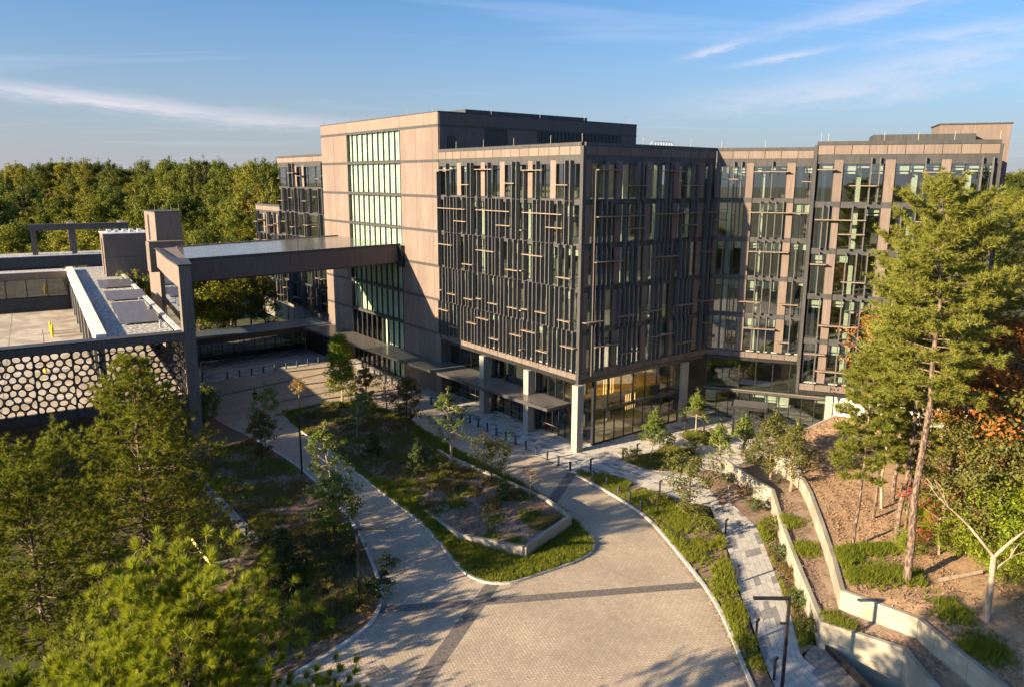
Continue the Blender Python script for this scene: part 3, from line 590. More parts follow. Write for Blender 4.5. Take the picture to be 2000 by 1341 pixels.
# slabs, core, roof, lobby
for k in range(6):
    zz = ZF+k*H
    wbox('floor_slab', 'slab', blk, .45, LX-.2, .45, LY-.1, zz-.34 if k < 5 else zz-.25, zz+.12)
wbox('core_wall', 'interior', blk, 7.5, LX-.3, 7.5, LY-.2, 0, ZF+5*H-.3)
wbox('roof', 'roof_dark', blk, .45, LX-.2, .45, LY-.1, ZP-1.3, ZP-.75)
for k in range(5):
    for x, y in ((1.2, 17.6), (1.2, 9.2), (1.1, 1.0), (6.8, 1.3), (12, 1.3), (17.5, 1.3)): wbox('interior_column', 'blind', blk, x-.28, x+.28, y-.28, y+.28, ZF+k*H+.12, ZF+(k+1)*H-.34)
    for x in (3.5, 6.5, 11, 15):
        for y in (2.2, 4.5): wbox('ceiling_light', 'office_light', blk, x-.6, x+.6, y-.09, y+.09, ZF+(k+1)*H-.42, ZF+(k+1)*H-.345)
soff = wbox('soffit', 'black_metal', blk, .2, LX, .2, LY, ZS+.02, ZS+.3)
for i, (x, y) in enumerate(((-.15, -.15), (-.15, 7.7), (-.15, 16.0), (16.2, -.05))):
    wbox('concrete_column', 'concrete', blk, x-.42, x+.42, y-.42, y+.42, -.05, ZS+.0)
# ground floor glazing
FG = Fr((1.15, LY), (0, -1), (-1, 0)); FGR = Fr((0, .15), (1, 0), (0, -1))
piece('ground_spandrel', 'charcoal', blk, FG, 0, LY-2.2, -.3, .1, 3.75, 4.25); piece('ground_spandrel', 'charcoal', blk, FGR, 2.4, 15.8, -.25, .1, 3.45, 3.75)
for a, b in ((.3, 9.2), (9.8, 17.4), (18.1, LY-2.3)):
    glazing(blk, FG, a, b, .12, 3.75, 5, 'glass_dark', blind=0); glazing(blk, FG, a, b, 4.25, ZS, 4, 'glass_dark', blind=0)
    piece('door_rail', 'copper', blk, FG, a+.3, b-.3, .02, .07, 1.05, 1.1)
for a in (9.5, 17.75): piece('pier', 'charcoal', blk, FG, a-.32, a+.32, -.3, .08, 0, ZS)
glazing(blk, FGR, 2.55, 15.7, .12, 3.45, 9, 'glass_clear', o=0, blind=0); glazing(blk, FGR, 2.55, 15.7, 3.75, ZS, 7, 'glass_clear', o=0, blind=0)
FGC = Fr((1.15, 2.3), (1, 0), (0, -1)); glazing(blk, FGC, .05, 1.1, .12, 3.75, 1, 'glass_dark', o=0, blind=0); glazing(blk, FGC, .05, 1.1, 4.25, ZS, 1, 'glass_dark', o=0, blind=0); FGD = Fr((2.3, 2.2), (0, -1), (-1, 0)); glazing(blk, FGD, .05, 1.9, .12, 3.45, 1, 'glass_dark', o=0, blind=0); glazing(blk, FGD, .05, 1.9, 3.75, ZS, 1, 'glass_dark', o=0, blind=0)
wbox('corner_post', 'black_metal', blk, 2.2, 2.55, .0, .3, 0, ZS)
wbox('base_plinth', 'black_metal', blk, 2.2, 15.7, .05, .3, 0, .12); wbox('lobby_floor', 'deck', blk, 2.4, 19, .35, 7.4, 0.012, .05); wbox('mezzanine', 'wood_wall', blk, 4, 19, 3.8, 7.4, 3.5, 3.8)
wbox('lobby_wall', 'wood_wall', blk, 5.0, 19, 7.2, 7.45, .05, 6.6)
for i in range(5): wbox('pendant_light', 'lamp_warm', blk, 6.2+i*.36, 6.24+i*.36, 2.6, 2.66, 4.2, 6.3)
for i in range(5): wbox('pendant_light', 'lamp_warm', blk, 10.4+i*.36, 10.44+i*.36, 3.2, 3.26, 1.6, 3.4)
for x in (5, 8.5, 12, 14.8):
    for y in (2.0, 5.5): wbox('downlight', 'lamp_down', blk, x-.3, x+.3, y-.12, y+.12, ZS-.06, ZS+.015)
for x in (6, 9.5, 13): wbox('lobby_column', 'concrete', blk, x-.2, x+.2, 5.0, 5.4, .05, 6.6)
for y in (22, 16.5, 11, 5, .4):
    wbox('lightning_rod', 'concrete', blk, .15, .19, y-.02, y+.02, ZP, ZP+.8)
for x in (8.5, 16): wbox('lightning_rod', 'concrete', blk, x, x+.04, .3, .34, ZP, ZP+.8)
# roof guard rail
mb = MB()
for x in np.linspace(15.2, 18.4, 8): mb.tube([(x, 5.0, ZP-.8), (x, 5.0, ZP+.75)], [.03, .03], 5)
mb.tube([(14.2, 5, ZP-.1), (15.2, 5, ZP+.75), (18.4, 5, ZP+.75), (19.4, 5, ZP-.1)], [.035]*4, 5); mb.build('roof_rail', 'white_metal', blk)
# notice on the corner column
sg = piece('notice_sign', 'white_paint', blk, FRR, .0, .22, .572, .59, 2.0, 2.95)
for i, (a, b) in enumerate(((2.74, 2.84), (2.52, 2.62), (2.30, 2.40), (2.10, 2.20))):
    link(bpy.data.objects.new('red_lettering', cube('sign_red') if 'sign_red' in MATS else cube(mat('sign_red', (.45, .03, .03)).name)), sg, FRR.M(.03, .19, .59, .595, a, b))

# ---------------------------------------------------------------- panelled tower
tw = thing('office_tower', 'tall brown-panelled tower with a stack of mint glass bays', 'office building', (0, LY, 0))
TS = LY2-LY; WS0, WS1 = 8.92, 24.53
lines = [0]+[ZF+k*H for k in range(6)]+[33.5, ZT]
wbox('core', 'greybrown', tw, 5.5, 34.3, LY+.15, LY2-.1, 0, ZT-.9)
wbox('end_wall', 'greybrown', tw, .02, 5.5, LY+.05, LY+.45, 0, ZT-.4); wbox('end_wall', 'greybrown', tw, .02, 5.5, LY2-.45, LY2-.05, 0, ZT-.4)
for i in range(len(lines)-1):
    z0, z1 = lines[i], lines[i+1]
    if i: piece('band', 'charcoal', tw, FT, 0, TS, -.4, .07, z0-.20, z0+.12)
    a0, a1 = z0+(.13 if i else .0), z1-.21
    if i == len(lines)-2:
        for s0, s1 in ((0, WS0), (WS0, WS1), (WS1, TS)): piece('cladding_panel', 'brown', tw, FT, s0+.02, s1-.02, -.3, .06, a0, z1-.12)
        continue
    for s0, s1, n in ((0, WS0, 6), (WS1, TS, 7)):
        for j in range(n):
            a = s0+(s1-s0)*j/n; b = s0+(s1-s0)*(j+1)/n
            piece('cladding_panel', 'brown', tw, FT, a+.008, b-.008, -.3, .05+.006*((j*7+i*3) % 3), a0, a1)
    n = 10
    for j in range(n):
        a = WS0+(WS1-WS0)*j/n; b = WS0+(WS1-WS0)*(j+1)/n
        if i == 0 and j < 6: piece('pane', 'glass_dark', tw, FT, a+.05, b-.05, -.16, -.14, a0, a1)
        else:
            piece('pane', 'glass_mint', tw, FT, a+.05, b-.05, -.16, -.14, a0, a1); piece('blind', 'blind_mint', tw, FT, a+.06, b-.06, -.50, -.46, a0+.05, a1-.02)
        piece('fin', 'charcoal', tw, FT, a-.07, a+.07, -.2, .06, a0, a1)
    piece('fin', 'charcoal', tw, FT, WS1-.1, WS1+.02, -.2, .12, a0, a1)
    piece('transom', 'charcoal', tw, FT, WS0, WS1, -.2, -.02, a0, a0+.10)
piece('parapet_cap', 'charcoal', tw, FT, -.05, TS+.05, -.6, .1, ZT-.11, ZT)
FTS = Fr((0, LY), (1, 0), (0, -1))
for a, b, m_ in ((0.05, 6.8, 'greybrown'), (6.8, 10.4, 'black_metal'), (10.4, 15.4, 'greybrown'), (15.4, 31.0, 'black_metal'), (31.0, 34.3, 'greybrown')): piece('louvre' if m_ == 'black_metal' else 'cladding_panel', m_, tw, FTS, a+.02, b-.02, -.1, .05 if m_ != 'black_metal' else -.02, ZP-1.2, 33.36)
for i in range(22): piece('louvre_blade', 'charcoal', tw, FTS, 15.5+.7*i, 15.56+.7*i, -.02, .06, ZP-1.2, 33.36)
piece('band', 'charcoal', tw, FTS, 0, 34.3, -.1, .08, 33.36, 33.6); piece('cladding_panel', 'greybrown', tw, FTS, 0.05, 34.28, -.1, .06, 33.6, ZT-.12)
piece('parapet_cap', 'charcoal', tw, FTS, -.05, 34.35, -.6, .1, ZT-.11, ZT+.002)
piece('roof_door', 'black_metal', tw, FTS, 1.2, 2.4, .03, .10, ZP-.7, ZP+1.6)
piece('cladding_panel', 'greybrown', tw, FTS, 0.05, 6.8, -.1, .04, 0, ZP-1.3)
wbox('roof', 'roof_dark', tw, .3, 34, LY+.3, LY2-.3, ZT-.9, ZT-.5); wbox('plant_screen', 'charcoal', tw, 8, 30, LY+6, LY2-12, ZT-.5, ZT+1.05)
for y in (58.5, 54, 49, 44, 39, 33, 27): wbox('lightning_rod', 'concrete', tw, .1, .14, y, y+.04, ZT, ZT+.7)
for x in (8, 16, 24, 33): wbox('lightning_rod', 'concrete', tw, x, x+.04, LY+.2, LY+.24, ZT, ZT+.7)
# long entrance canopy
cn = thing('entrance_canopy', 'long flat metal canopy running along the foot of the tower and block', 'canopy', (-3, 40, 0))
mb = MB().prism([(-5.0, 57.6), (-4.2, 40), (-3.4, 24.5), (-2.2, 2.2), (1.0, 2.2), (1.0, LY-.1), (-.12, LY-.1), (-.12, 58.0)], 4.02, 4.26); mb.build('canopy_roof', 'canopy_metal', cn)
mb = MB().prism([(-5.06, 57.65), (-4.26, 40), (-3.46, 24.5), (-2.26, 2.14), (-2.2, 2.2), (-3.4, 24.5), (-4.2, 40), (-5.0, 57.6)], 3.98, 4.32); mb.build('canopy_edge', 'charcoal', cn)
mb = MB().prism([(-2.2, 2.2), (-2.2, 2.12), (1.0, 2.12), (1.0, 2.2)], 3.98, 4.32); mb.build('canopy_edge', 'charcoal', cn)
for y in (57, 50.8, 44.5, 38.5): wbox('canopy_post', 'charcoal', cn, -.75, -.55, y-.1, y+.1, 0, 3.95)

# ---------------------------------------------------------------- right wing (inner recess and projecting part)
def wing_face(par, fr, s0, s1, cols, win, npan, fins, ledges, nb):
    fascia(par, fr, s0, s1, npan); base_fascia(par, fr, s0, s1, nb)
    for k in range(5):
        z0, z1 = ZF+k*H+.18, ZF+(k+1)*H-.36; zt = ZF+(k+1)*H
        if k: piece('spandrel', 'charcoal', par, fr, s0, s1, -.4, -.03, ZF+k*H-.36, ZF+k*H+.18)
        for a, b in cols: piece('cladding_panel', 'brown', par, fr, a, b, -.2, .05, z0-.02, z1+.02); piece('panel_joint', 'charcoal', par, fr, a, b, -.1, .055, z1+.02, z1+.56 if k < 4 else z1+.1)
        for a, b, n in win: glazing(par, fr, a, b, z0, z1, n, 'glass', blind=.7, bh=.75)
        for s in fins[k]: piece('fin', 'fin_metal', par, fr, s, s+.09, -.02, .36, zt-H+.1 if k else zt-H+.02, zt-.15)
        for a, b, t in ledges[k]: zl = zt-.2-t*H; piece('ledge', 'copper', par, fr, a, b, .05, .72, zl, zl+.08)
wg = thing('office_wing', 'recessed middle wing with tall windows between brown panels', 'office building', (*FWI.p(5, 0)[:2], 0))
wing_face(wg, FWI, .05, 10.1, ((.0, .5), (3.25, 4.0), (7.45, 8.3)), ((.55, 3.2, 3), (4.05, 7.4, 4), (8.35, 10.1, 2)), 6,
          {4: (1.9, 2.7, 5.9), 3: (1.9, 2.7, 4.9, 5.7, 6.5, 7.3), 2: (1.2, 2.0, 4.8, 5.6, 6.4, 7.2, 8.9), 1: (1.3, 2.0, 2.7, 4.9, 5.7, 6.6, 8.8), 0: (1.3, 2.0, 2.7, 4.9, 5.6, 6.4, 8.9)},
          {4: ((.4, 2.5, .45), (4.0, 7.6, .26), (9.0, 10.1, .5)), 3: ((.3, 1.6, .5), (3.9, 10.1, .28)), 2: ((3.9, 8.2, .28),), 1: ((.2, .9, .6), (3.3, 5.6, .6), (7.6, 9.6, .62)), 0: ((.2, .9, .62), (4.0, 7.4, .3), (7.5, 9.0, .62))}, 7)
def wslab(par, fr, s0, s1, o0, o1, z0, z1, m_='slab', name='floor_slab'): return piece(name, m_, par, fr, s0, s1, o0, o1, z0, z1)
for k in range(6): wslab(wg, FWI, .2, 10.0, -9, -.42, ZF+k*H-.34, ZF+k*H+.12)
wslab(wg, FWI, 0, 10.1, -9.3, -6.5, 0, ZP-.6, 'interior', 'core_wall'); wslab(wg, FWI, .1, 27, -9, -.45, ZP-1.2, ZP-.7, 'roof_dark', 'roof')
wslab(wg, FWI, -6, .2, -9, -6.0, 0, ZP-.8, 'interior', 'core_wall')
for k in range(5):
    for s in (1.6, 5.0, 8.8): wslab(wg, FWI, s-.22, s+.22, -1.6, -1.2, ZF+k*H+.12, ZF+(k+1)*H-.34, 'blind', 'interior_column')
# ground storey of the wing: glass below the soffit
wslab(wg, FWI, .1, 15, -9, .3, ZS+.05, ZS+.3, 'black_metal', 'soffit')
glazing(wg, FWI, .2, 14.8, .1, 3.3, 11, 'glass', o=.35, blind=.75, bh=.9); glazing(wg, FWI, .2, 14.8, 3.75, ZS, 8, 'glass_dark', o=.35, blind=.0)
piece('ground_spandrel', 'charcoal', wg, FWI, .1, 14.9, .1, .75, 3.32, 3.72); piece('ledge', 'greybrown', wg, FWI, .1, 14.9, .75, .95, 3.62, 3.74)
wslab(wg, FWI, .1, 15, -9, .2, 3.35, 3.7, 'slab', 'floor_slab'); wslab(wg, FWI, 14.9, 15.3, -8, .5, 0, ZS, 'concrete', 'end_wall'); wslab(wg, FWI, 0, 15, -8.2, -7.9, 0, ZS, 'interior', 'back_wall')
wslab(wg, FWI, 13.2, 13.9, 1.2, 1.9, 0, ZS, 'concrete', 'concrete_column')
# projecting part
wo = thing('office_wing', 'projecting end wing with lit brown panels partly behind tall pines', 'office building', (*FWO.p(17, 0)[:2], 0))
S0, S1 = 9.96, 24.56
colsO = ((11.6, 12.35), (15.8, 16.6), (20.2, 20.95))
wing_face(wo, FWO, S0+.12, S1-.1, colsO, ((10.35, 11.55, 1), (12.4, 15.75, 3), (16.65, 20.15, 3), (21.0, 24.3, 3)), 10,
          {4: (14.6, 15.3, 18.9, 23.2, 24.0), 3: (10.9, 11.4, 13.4, 14.5, 17.4, 18.5, 22, 23), 2: (10.9, 13.2, 14.1, 15.0, 17.4, 18.3, 19.2, 21.8, 22.7, 23.5), 1: (11.3, 13.2, 14.0, 14.8, 17.5, 18.4, 19.3, 22, 23), 0: (11.3, 13.2, 14.0, 14.8, 17.4, 18.2, 19.2, 22, 23)},
          {4: ((10.2, 11.7, .25), (13.0, 15.2, .58), (18.7, 21.0, .3)), 3: ((10.3, 14.6, .3), (12.4, 14.6, .6), (18, 20.2, .3)), 2: ((10.2, 11.6, .26), (13.0, 15.0, .62), (17.5, 20, .3)), 1: ((11.3, 14.8, .6), (16.6, 18.6, .3)), 0: ((10.3, 12.2, .25), (11.4, 14.8, .62), (18.2, 20.2, .5))}, 10)
piece('corner_post', 'charcoal', wo, FWO, S0-.12, S0+.14, -.5, .14, ZS-.0, ZP-.34); piece('corner_post', 'charcoal', wo, FWO, S1-.12, S1+.12, -.5, .14, ZS, ZP-.34)
piece('corner_glass_column', 'blind', wo, FWO, S0+.75, S0+1.05, -1.2, -.9, ZS+.4, ZP-2)
piece('side_wall', 'charcoal', wo, FWO, S0+.0, S0+.25, -PO+.3, -.5, ZS+.05, ZP-.34); piece('side_wall', 'charcoal', wo, FWO, S1-.3, S1-.02, -PO-8, -.5, 0, ZP-.34)
for k in range(6): wslab(wo, FWO, S0+.3, S1-.35, -10.5, -.42, ZF+k*H-.34, ZF+k*H+.12)
wslab(wo, FWO, S0+.4, S1-.35, -10.5, -6.5, ZS+.3, ZP-.8, 'interior', 'core_wall'); wslab(wo, FWO, S0, S1, -PO, -.02, ZS+.02, ZS+.34, 'black_metal', 'soffit'); wslab(wo, FWO, S0+.2, S1-.2, -PO-2, -.5, ZP-1.2, ZP-.72, 'roof_dark', 'roof')
for s in (13.8, 18.4, 22.6):
    for k in range(5): wslab(wo, FWO, s-.22, s+.22, -1.7, -1.3, ZF+k*H+.12, ZF+(k+1)*H-.34, 'blind', 'interior_column')
wslab(wo, FWO, 14.0, 26.0, -.8, -.4, 3.0, ZS+.0, 'white_paint', 'plinth_wall'); wslab(wo, FWO, S0+4.1, S0+4.4, -PO+.6, -.8, 0, ZS, 'white_paint', 'plinth_wall')
wslab(wo, FWO, 15.3, 24.2, -13.5, -8.8, ZP-1, ZP+1.0, 'charcoal', 'plant_screen'); wslab(wo, FWO, 21.3, 27.4, -15.5, -10.5, 10, ZP+1.95, 'brown', 'stair_tower'); wslab(wo, FWO, 21.2, 27.5, -15.6, -10.4, ZP+1.95, ZP+2.07, 'charcoal', 'parapet_cap')
for s in (10.3, 10.9, 15.5, 18.2, 21, 24.4): wslab(wo, FWO, s, s+.04, -.3, -.26, ZP, ZP+.75, 'concrete', 'lightning_rod')
for s in (.4, 5.0): wslab(wg, FWI, s, s+.04, -.3, -.26, ZP, ZP+.75, 'concrete', 'lightning_rod')
# small entrance porch
ep = thing('entrance_porch', 'small dark porch with a flat metal roof at the wing entrance', 'porch', (17.5, -8, 0))
FP = Fr((18.6, -5.3), wd, wnn); piece('porch_roof', 'canopy_metal', ep, FP, 0, 3.6, -.3, 2.4, 3.15, 3.32); piece('roof_edge', 'black_metal', ep, FP, -.04, 3.64, 2.4, 2.5, 3.0, 3.36); piece('roof_edge', 'black_metal', ep, FP, -.08, 0, -.3, 2.5, 3.0, 3.36)
for a in (.1, 3.4): piece('porch_wall', 'black_metal', ep, FP, a, a+.12, -.2, 2.1, 0, 3.15)
glazing(ep, FP, .25, 3.4, .1, 3.0, 3, 'glass_dark', o=2.0, blind=0)

# ---------------------------------------------------------------- rear blocks beyond the tower
def rear(fr, S, zt, nfl, label):
    t_ = thing('office_block', label, 'office building', (*fr.p(S/2, 0)[:2], 0))
    fascia(t_, fr, 0, S, 10, z1=zt); wslab(t_, fr, 0, S, -14, -.45, 0, zt-.7, 'interior', 'core_wall')
    wslab(t_, fr, -.1, .3, -14, -.3, 0, zt-.34, 'greybrown', 'end_wall')
    k = 0; z = zt-1.65-H+.3
    while z > 0 and k < nfl:
        glazing(t_, fr, .2, S-.2, z+.2, z+H-.4, 8, 'glass_dark', blind=.3); piece('spandrel', 'charcoal', t_, fr, 0, S, -.4, -.04, z-.3, z+.2)
        for i in range(6 if k == 0 else 16):
            s = rnd.uniform(.2, S-.3); piece('fin', 'fin_metal', t_, fr, s, s+.09, -.02, .5, z+.05, z+H-.05)
        for i in range(5):
            s = S*(i+rnd.random()*.6)/5; zl = z+H*rnd.uniform(.3, .75); piece('ledge', 'copper', t_, fr, s, s+rnd.uniform(1, 3), .05, .95, zl, zl+.08)
        if k == 0:
            for s in (S*.3, S*.42, S*.72, S*.84): piece('cladding_panel', 'brown', t_, fr, s, s+.8, -.16, .04, z+.2, z+H-.4)
        k += 1; z -= H
    for i in range(3): wslab(t_, fr, S*(.2+.3*i), S*(.2+.3*i)+.04, -.3, -.26, zt, zt+1, 'concrete', 'lightning_rod')
rear(FB, 26.6, 31.1, 6, 'far fin-clad office block just left of the brown tower'); rear(FB2, 12.9, 22.2, 4, 'lowest fin-clad office block at the far left end')

# ---------------------------------------------------------------- skybridge with portal frame
sb = thing('skybridge', 'long brown enclosed bridge joining tower and garage on a portal frame', 'bridge', (-29.5, 26, 0))
A_, B_, C_, D_ = (-.1, 35.3), (-28.4, 31.0), (-25.2, 48.2), (-.1, 54.9)
MB().prism([A_, B_, C_, D_], 18.05, 18.5).build('bridge_roof', 'roof_wet', sb)
MB().prism([(-.1, 35.2), (-28.5, 30.9), (-28.5, 31.2), (-.1, 35.5)], 16.17, 18.62).build('side_wall', 'greybrown', sb)
MB().prism([(-.1, 35.16), (-28.5, 30.86), (-28.5, 31.24), (-.1, 35.54)], 18.35, 18.66).build('parapet_cap', 'charcoal', sb)
MB().prism([(-.1, 54.6), (-25.2, 47.9), (-25.2, 48.2), (-.1, 54.9)], 16.17, 18.62).build('side_wall', 'greybrown', sb)
MB().prism([(-.1, 35.5), (-28.4, 31.2), (-25.2, 47.9), (-.1, 54.6)], 16.0, 16.3).build('soffit', 'black_metal', sb)
MB().prism([(-.1, 35.1), (-.6, 35.0), (-.6, 34.2), (-.1, 34.2)], 15.6, 18.45).build('movement_joint', 'black_metal', sb)
MB().prism([(-28.4, 31.0), (-29.6, 25.3), (-30.75, 25.3), (-29.9, 33), (-28.0, 46.5), (-25.2, 48.2)], 16.3, 18.5).build('portal_beam', 'brown', sb)
MB().prism([(-28.3, 31.0), (-29.5, 25.2), (-30.85, 25.2), (-30.0, 33), (-28.1, 46.6), (-27.6, 46.6), (-29.2, 33)], 18.5, 18.66).build('parapet_cap', 'charcoal', sb)
MB().prism([(-29.6, 25.3), (-30.75, 25.3), (-30.62, 26.6), (-29.4, 26.6)], -.5, 16.3).build('portal_column', 'greybrown', sb)
MB().prism([(-30.0, 27), (-29.7, 27), (-28.0, 42), (-28.3, 42)], 11.0, 16.3).build('link_glazing', 'glass_dark', sb)
MB().prism([(-29.2, 27), (-29.0, 27), (-26.5, 44), (-26.7, 44)], 12.6, 16.3).build('link_wall', 'black_metal', sb)

# ---------------------------------------------------------------- covered walkway
wk = thing('covered_walkway', 'low glazed walkway with a blue metal roof behind the court', 'walkway', (-14, 62, 0))
MB().prism([(-30, 57.2), (-5.0, 57.8), (-.3, 58.2), (-.3, 64.5), (-30, 64.0)], 4.0, 4.35).build('roof', 'blue_roof', wk)
MB().prism([(-30, 57.1), (-5.0, 57.7), (-5.0, 57.8), (-30, 57.2)], 3.6, 4.42).build('roof_edge', 'black_metal', wk)
FK = Fr((-29.5, 61.9), (1, .02), (0, -1)); piece('sill', 'black_metal', wk, FK, 0, 26.5, -.1, .12, 0, .75); piece('head', 'black_metal', wk, FK, 0, 26.5, -.1, .12, 3.3, 4.0)
glazing(wk, FK, 0, 26.5, .75, 3.3, 16, 'glass', o=0, blind=0)
FK2 = Fr((-29.5, 64.3), (1, .0), (0, 1)); glazing(wk, FK2, 0, 26.5, .3, 3.6, 16, 'glass', o=0, blind=0)
FKD = Fr((-3.0, 62.0), (0, -1), (-1, 0)); piece('dark_screen', 'black_metal', wk, FKD, 0, 11, -.4, 0, 0, 3.9)
# ---------------------------------------------------------------- parking garage (turned slightly)
ga = R(-5.5); FGA = Fr((-30.75, 25.5), (math.cos(ga), math.sin(ga)), (-math.sin(ga), math.cos(ga)))
gr = thing('parking_garage', 'parking garage with web-patterned metal screens and gravel roof strip', 'garage', (-38, 26, -6))
P = lambda n, m, *a: piece(n, m, gr, FGA, *a)
P('front_fascia', 'greybrown', -40, .0, -.25, .25, 11.05, 11.75); P('parapet_cap', 'charcoal', -40, .06, -.3, 1.2, 11.75, 11.86)
P('side_fascia', 'greybrown', -.25, .0, .25, 72, 10.9, 11.75); P('coping', 'white_metal', -.5, .05, 1.2, 72, 11.75, 11.88)
P('gravel_roof', 'gravel', -6.75, -.5, 1.2, 72, 11.2, 11.55); P('inner_parapet', 'white_paint', -7.7, -6.75, 1.2, 68, 11.0, 12.15)
P('gravel_roof', 'gravel', -40, -7.7, 66.5, 72, 11.2, 11.55); P('back_fascia', 'greybrown', -40, -7.7, 66.0, 66.5, 10.5, 11.7); P('parapet_cap', 'white_metal', -40, -7.7, 65.9, 66.6, 11.7, 11.82)
P('upper_deck', 'deck', -40, -.3, .4, 66, 4.7, 5.3); P('slab_edge', 'charcoal', -40, -.05, -.2, .4, 4.5, 5.35); P('lower_deck', 'deck', -40, -.3, .6, 30, -1.2, -.7)
P('slab_edge', 'charcoal', -40, -.05, -.2, .6, -1.3, -.65); P('inner_wall', 'interior', -40, -.3, 18, 18.4, -6.2, 4.7)
P('inner_parapet', 'interior', -7.6, -6.8, 1.2, 66, 5.3, 9.9) if False else None
for i in range(9): P('deck_column', 'concrete', -7.6, -7.0, 1.6+8*i, 2.2+8*i, 5.3, 11.0)
for i in range(11): P('back_pane', 'glass_dark', -7.9-2.9*i-2.8, -7.9-2.9*i, 65.7, 65.75, 7.7, 10.5); P('back_mullion', 'black_metal', -7.95-2.9*i, -7.83-2.9*i, 65.6, 65.9, 5.3, 10.5)
P('back_wall', 'brown', -40, -7.7, 65.95, 66.2, 7.6, 10.5)
for i in range(9): P('louvre_blade', 'charcoal', -40, -7.8, 65.3, 65.6, 5.4+.25*i, 5.52+.25*i)
for i in range(10): P('parking_stripe', 'white_paint', -15.5, -8.2, 6+4.4*i, 6.12+4.4*i, 5.3, 5.306)
for i in range(9): P('parking_stripe', 'white_paint', -32, -24, 6+4.4*i, 6.12+4.4*i, 5.3, 5.306)
P('drive_joint', 'grout', -16.1, -16.0, 1, 65, 5.3, 5.304)
for i, (y, w_) in enumerate(((8.5, 3.9), (16, 3.6), (27, 4.6), (40, 4.3))):
    mb = MB(); s0 = -4.9+.1*i
    def T(x, y_, z): return tuple(FGA.p(x, y_, z))
    mb.v = [T(s0, y, 11.75), T(s0+w_, y, 11.75), T(s0+w_, y+4.6, 12.35), T(s0, y+4.6, 12.35), T(s0, y, 11.69), T(s0+w_, y, 11.69), T(s0+w_, y+4.6, 12.29), T(s0, y+4.6, 12.29)]
    mb.f = [(0, 1, 2, 3), (7, 6, 5, 4), (0, 4, 5, 1), (1, 5, 6, 2), (2, 6, 7, 3), (3, 7, 4, 0)]
    sp = thing('solar_panel', ('nearest', 'second nearest', 'largest, third', 'farthest')[i]+' dark solar panel tilted on the gravel garage roof', 'solar panel', tuple(FGA.p(s0, y, 11.55)), 'solar panels on the garage roof')
    mb.build('panel', 'solar', sp)
    for a in (.4, w_-.4): piece('stand', 'white_metal', sp, FGA, s0+a, s0+a+.06, y+4.2, y+4.26, 11.55, 12.3); piece('stand', 'white_metal', sp, FGA, s0+a, s0+a+.06, y+.2, y+.26, 11.55, 11.72)
for y in (5, 14, 23, 32, 44): P('vent_pipe', 'white_metal', -1.5, -1.3, y, y+.2, 11.55, 12.4); P('lightning_rod', 'concrete', -.3, -.26, y+4, y+4.04, 11.8, 13.0)
P('lightning_rod', 'concrete', -12, -11.95, .6, .65, 11.8, 13.2)
# web screens: rounded cells cut from each panel
def web_panel(wdt, hgt, seed):
    rr = np.random.default_rng(seed); nx_, ny_ = 4, max(4, round(hgt/.66)); pts = []
    for j in range(ny_):
        for i in range(nx_): pts.append(((i+.5+(.25 if j % 2 else -.25)+rr.uniform(-.26, .26))*wdt/nx_, (j+.5+rr.uniform(-.28, .28))*hgt/ny_))
    pts = np.array(pts)
    mb = MB()
    for i, c in enumerate(pts):
        poly = [np.array(q) for q in ((0, 0), (wdt, 0), (wdt, hgt), (0, hgt))]
        for j, e in enumerate(pts):
            if j == i: continue
            m_ = (c+e)/2; n_ = e-c; out_ = []
            for a in range(len(poly)):
                p, q = poly[a], poly[(a+1) % len(poly)]; dp, dq = (p-m_)@n_, (q-m_)@n_
                if dp <= 0: out_.append(p)
                if (dp < 0) != (dq < 0): out_.append(p+(q-p)*dp/(dp-dq))
            poly = out_
        P_ = np.array(poly); cen = P_.mean(0); N = 16
        # outer boundary resampled by angle, inner rounded hole
        seg = np.roll(P_, -1, 0)-P_; L_ = np.hypot(*seg.T); cum = np.r_[0, np.cumsum(L_)]; tt = np.linspace(0, cum[-1], 33)[:-1]
        O = np.array([P_[min(np.searchsorted(cum, t, 'right')-1, len(P_)-1)]+seg[min(np.searchsorted(cum, t, 'right')-1, len(P_)-1)]*((t-cum[min(np.searchsorted(cum, t, 'right')-1, len(P_)-1)])/max(1e-6, L_[min(np.searchsorted(cum, t, 'right')-1, len(P_)-1)])) for t in tt])
        I_ = O.copy()
        for _ in range(14): I_ = .5*I_+.25*np.roll(I_, 1, 0)+.25*np.roll(I_, -1, 0)
        I_ = cen+(I_-cen)*.86; K = len(O); n0 = len(mb.v)
        for Q, y in ((O, 0), (I_, 0), (I_, .07)): mb.v += [(q[0], y, q[1]) for q in Q]
        for a in range(K):
            b = (a+1) % K; mb.f += [(n0+a, n0+b, n0+K+b, n0+K+a), (n0+K+a, n0+K+b, n0+2*K+b, n0+2*K+a)]
    return mb
webs = [web_panel(3.1, 5.7, s_).mesh('web_screen', 'black_metal') for s_ in (3, 8)]; webl = [web_panel(3.1, 5.6, s_).mesh('web_screen', 'black_metal') for s_ in (5, 9)]
def gm(s, o, z): v = FGA.p(s, o, z); return Matrix(((FGA.d.x, FGA.n.x, 0, v.x), (FGA.d.y, FGA.n.y, 0, v.y), (0, 0, 1, v.z), (0, 0, 0, 1)))
for i in range(8):
    s = -.45-3.14*(i+1)
    link(bpy.data.objects.new('screen_panel', webs[i % 2]), gr, gm(s, -.3, 5.36)); link(bpy.data.objects.new('screen_panel', webl[i % 2]), gr, gm(s, -.3, -1.1)); link(bpy.data.objects.new('screen_panel', webl[(i+1) % 2]), gr, gm(s, -.3, -6.9))
    P('screen_post', 'black_metal', s-.06, s+.02, -.32, -.16, -6.2, 11.05)
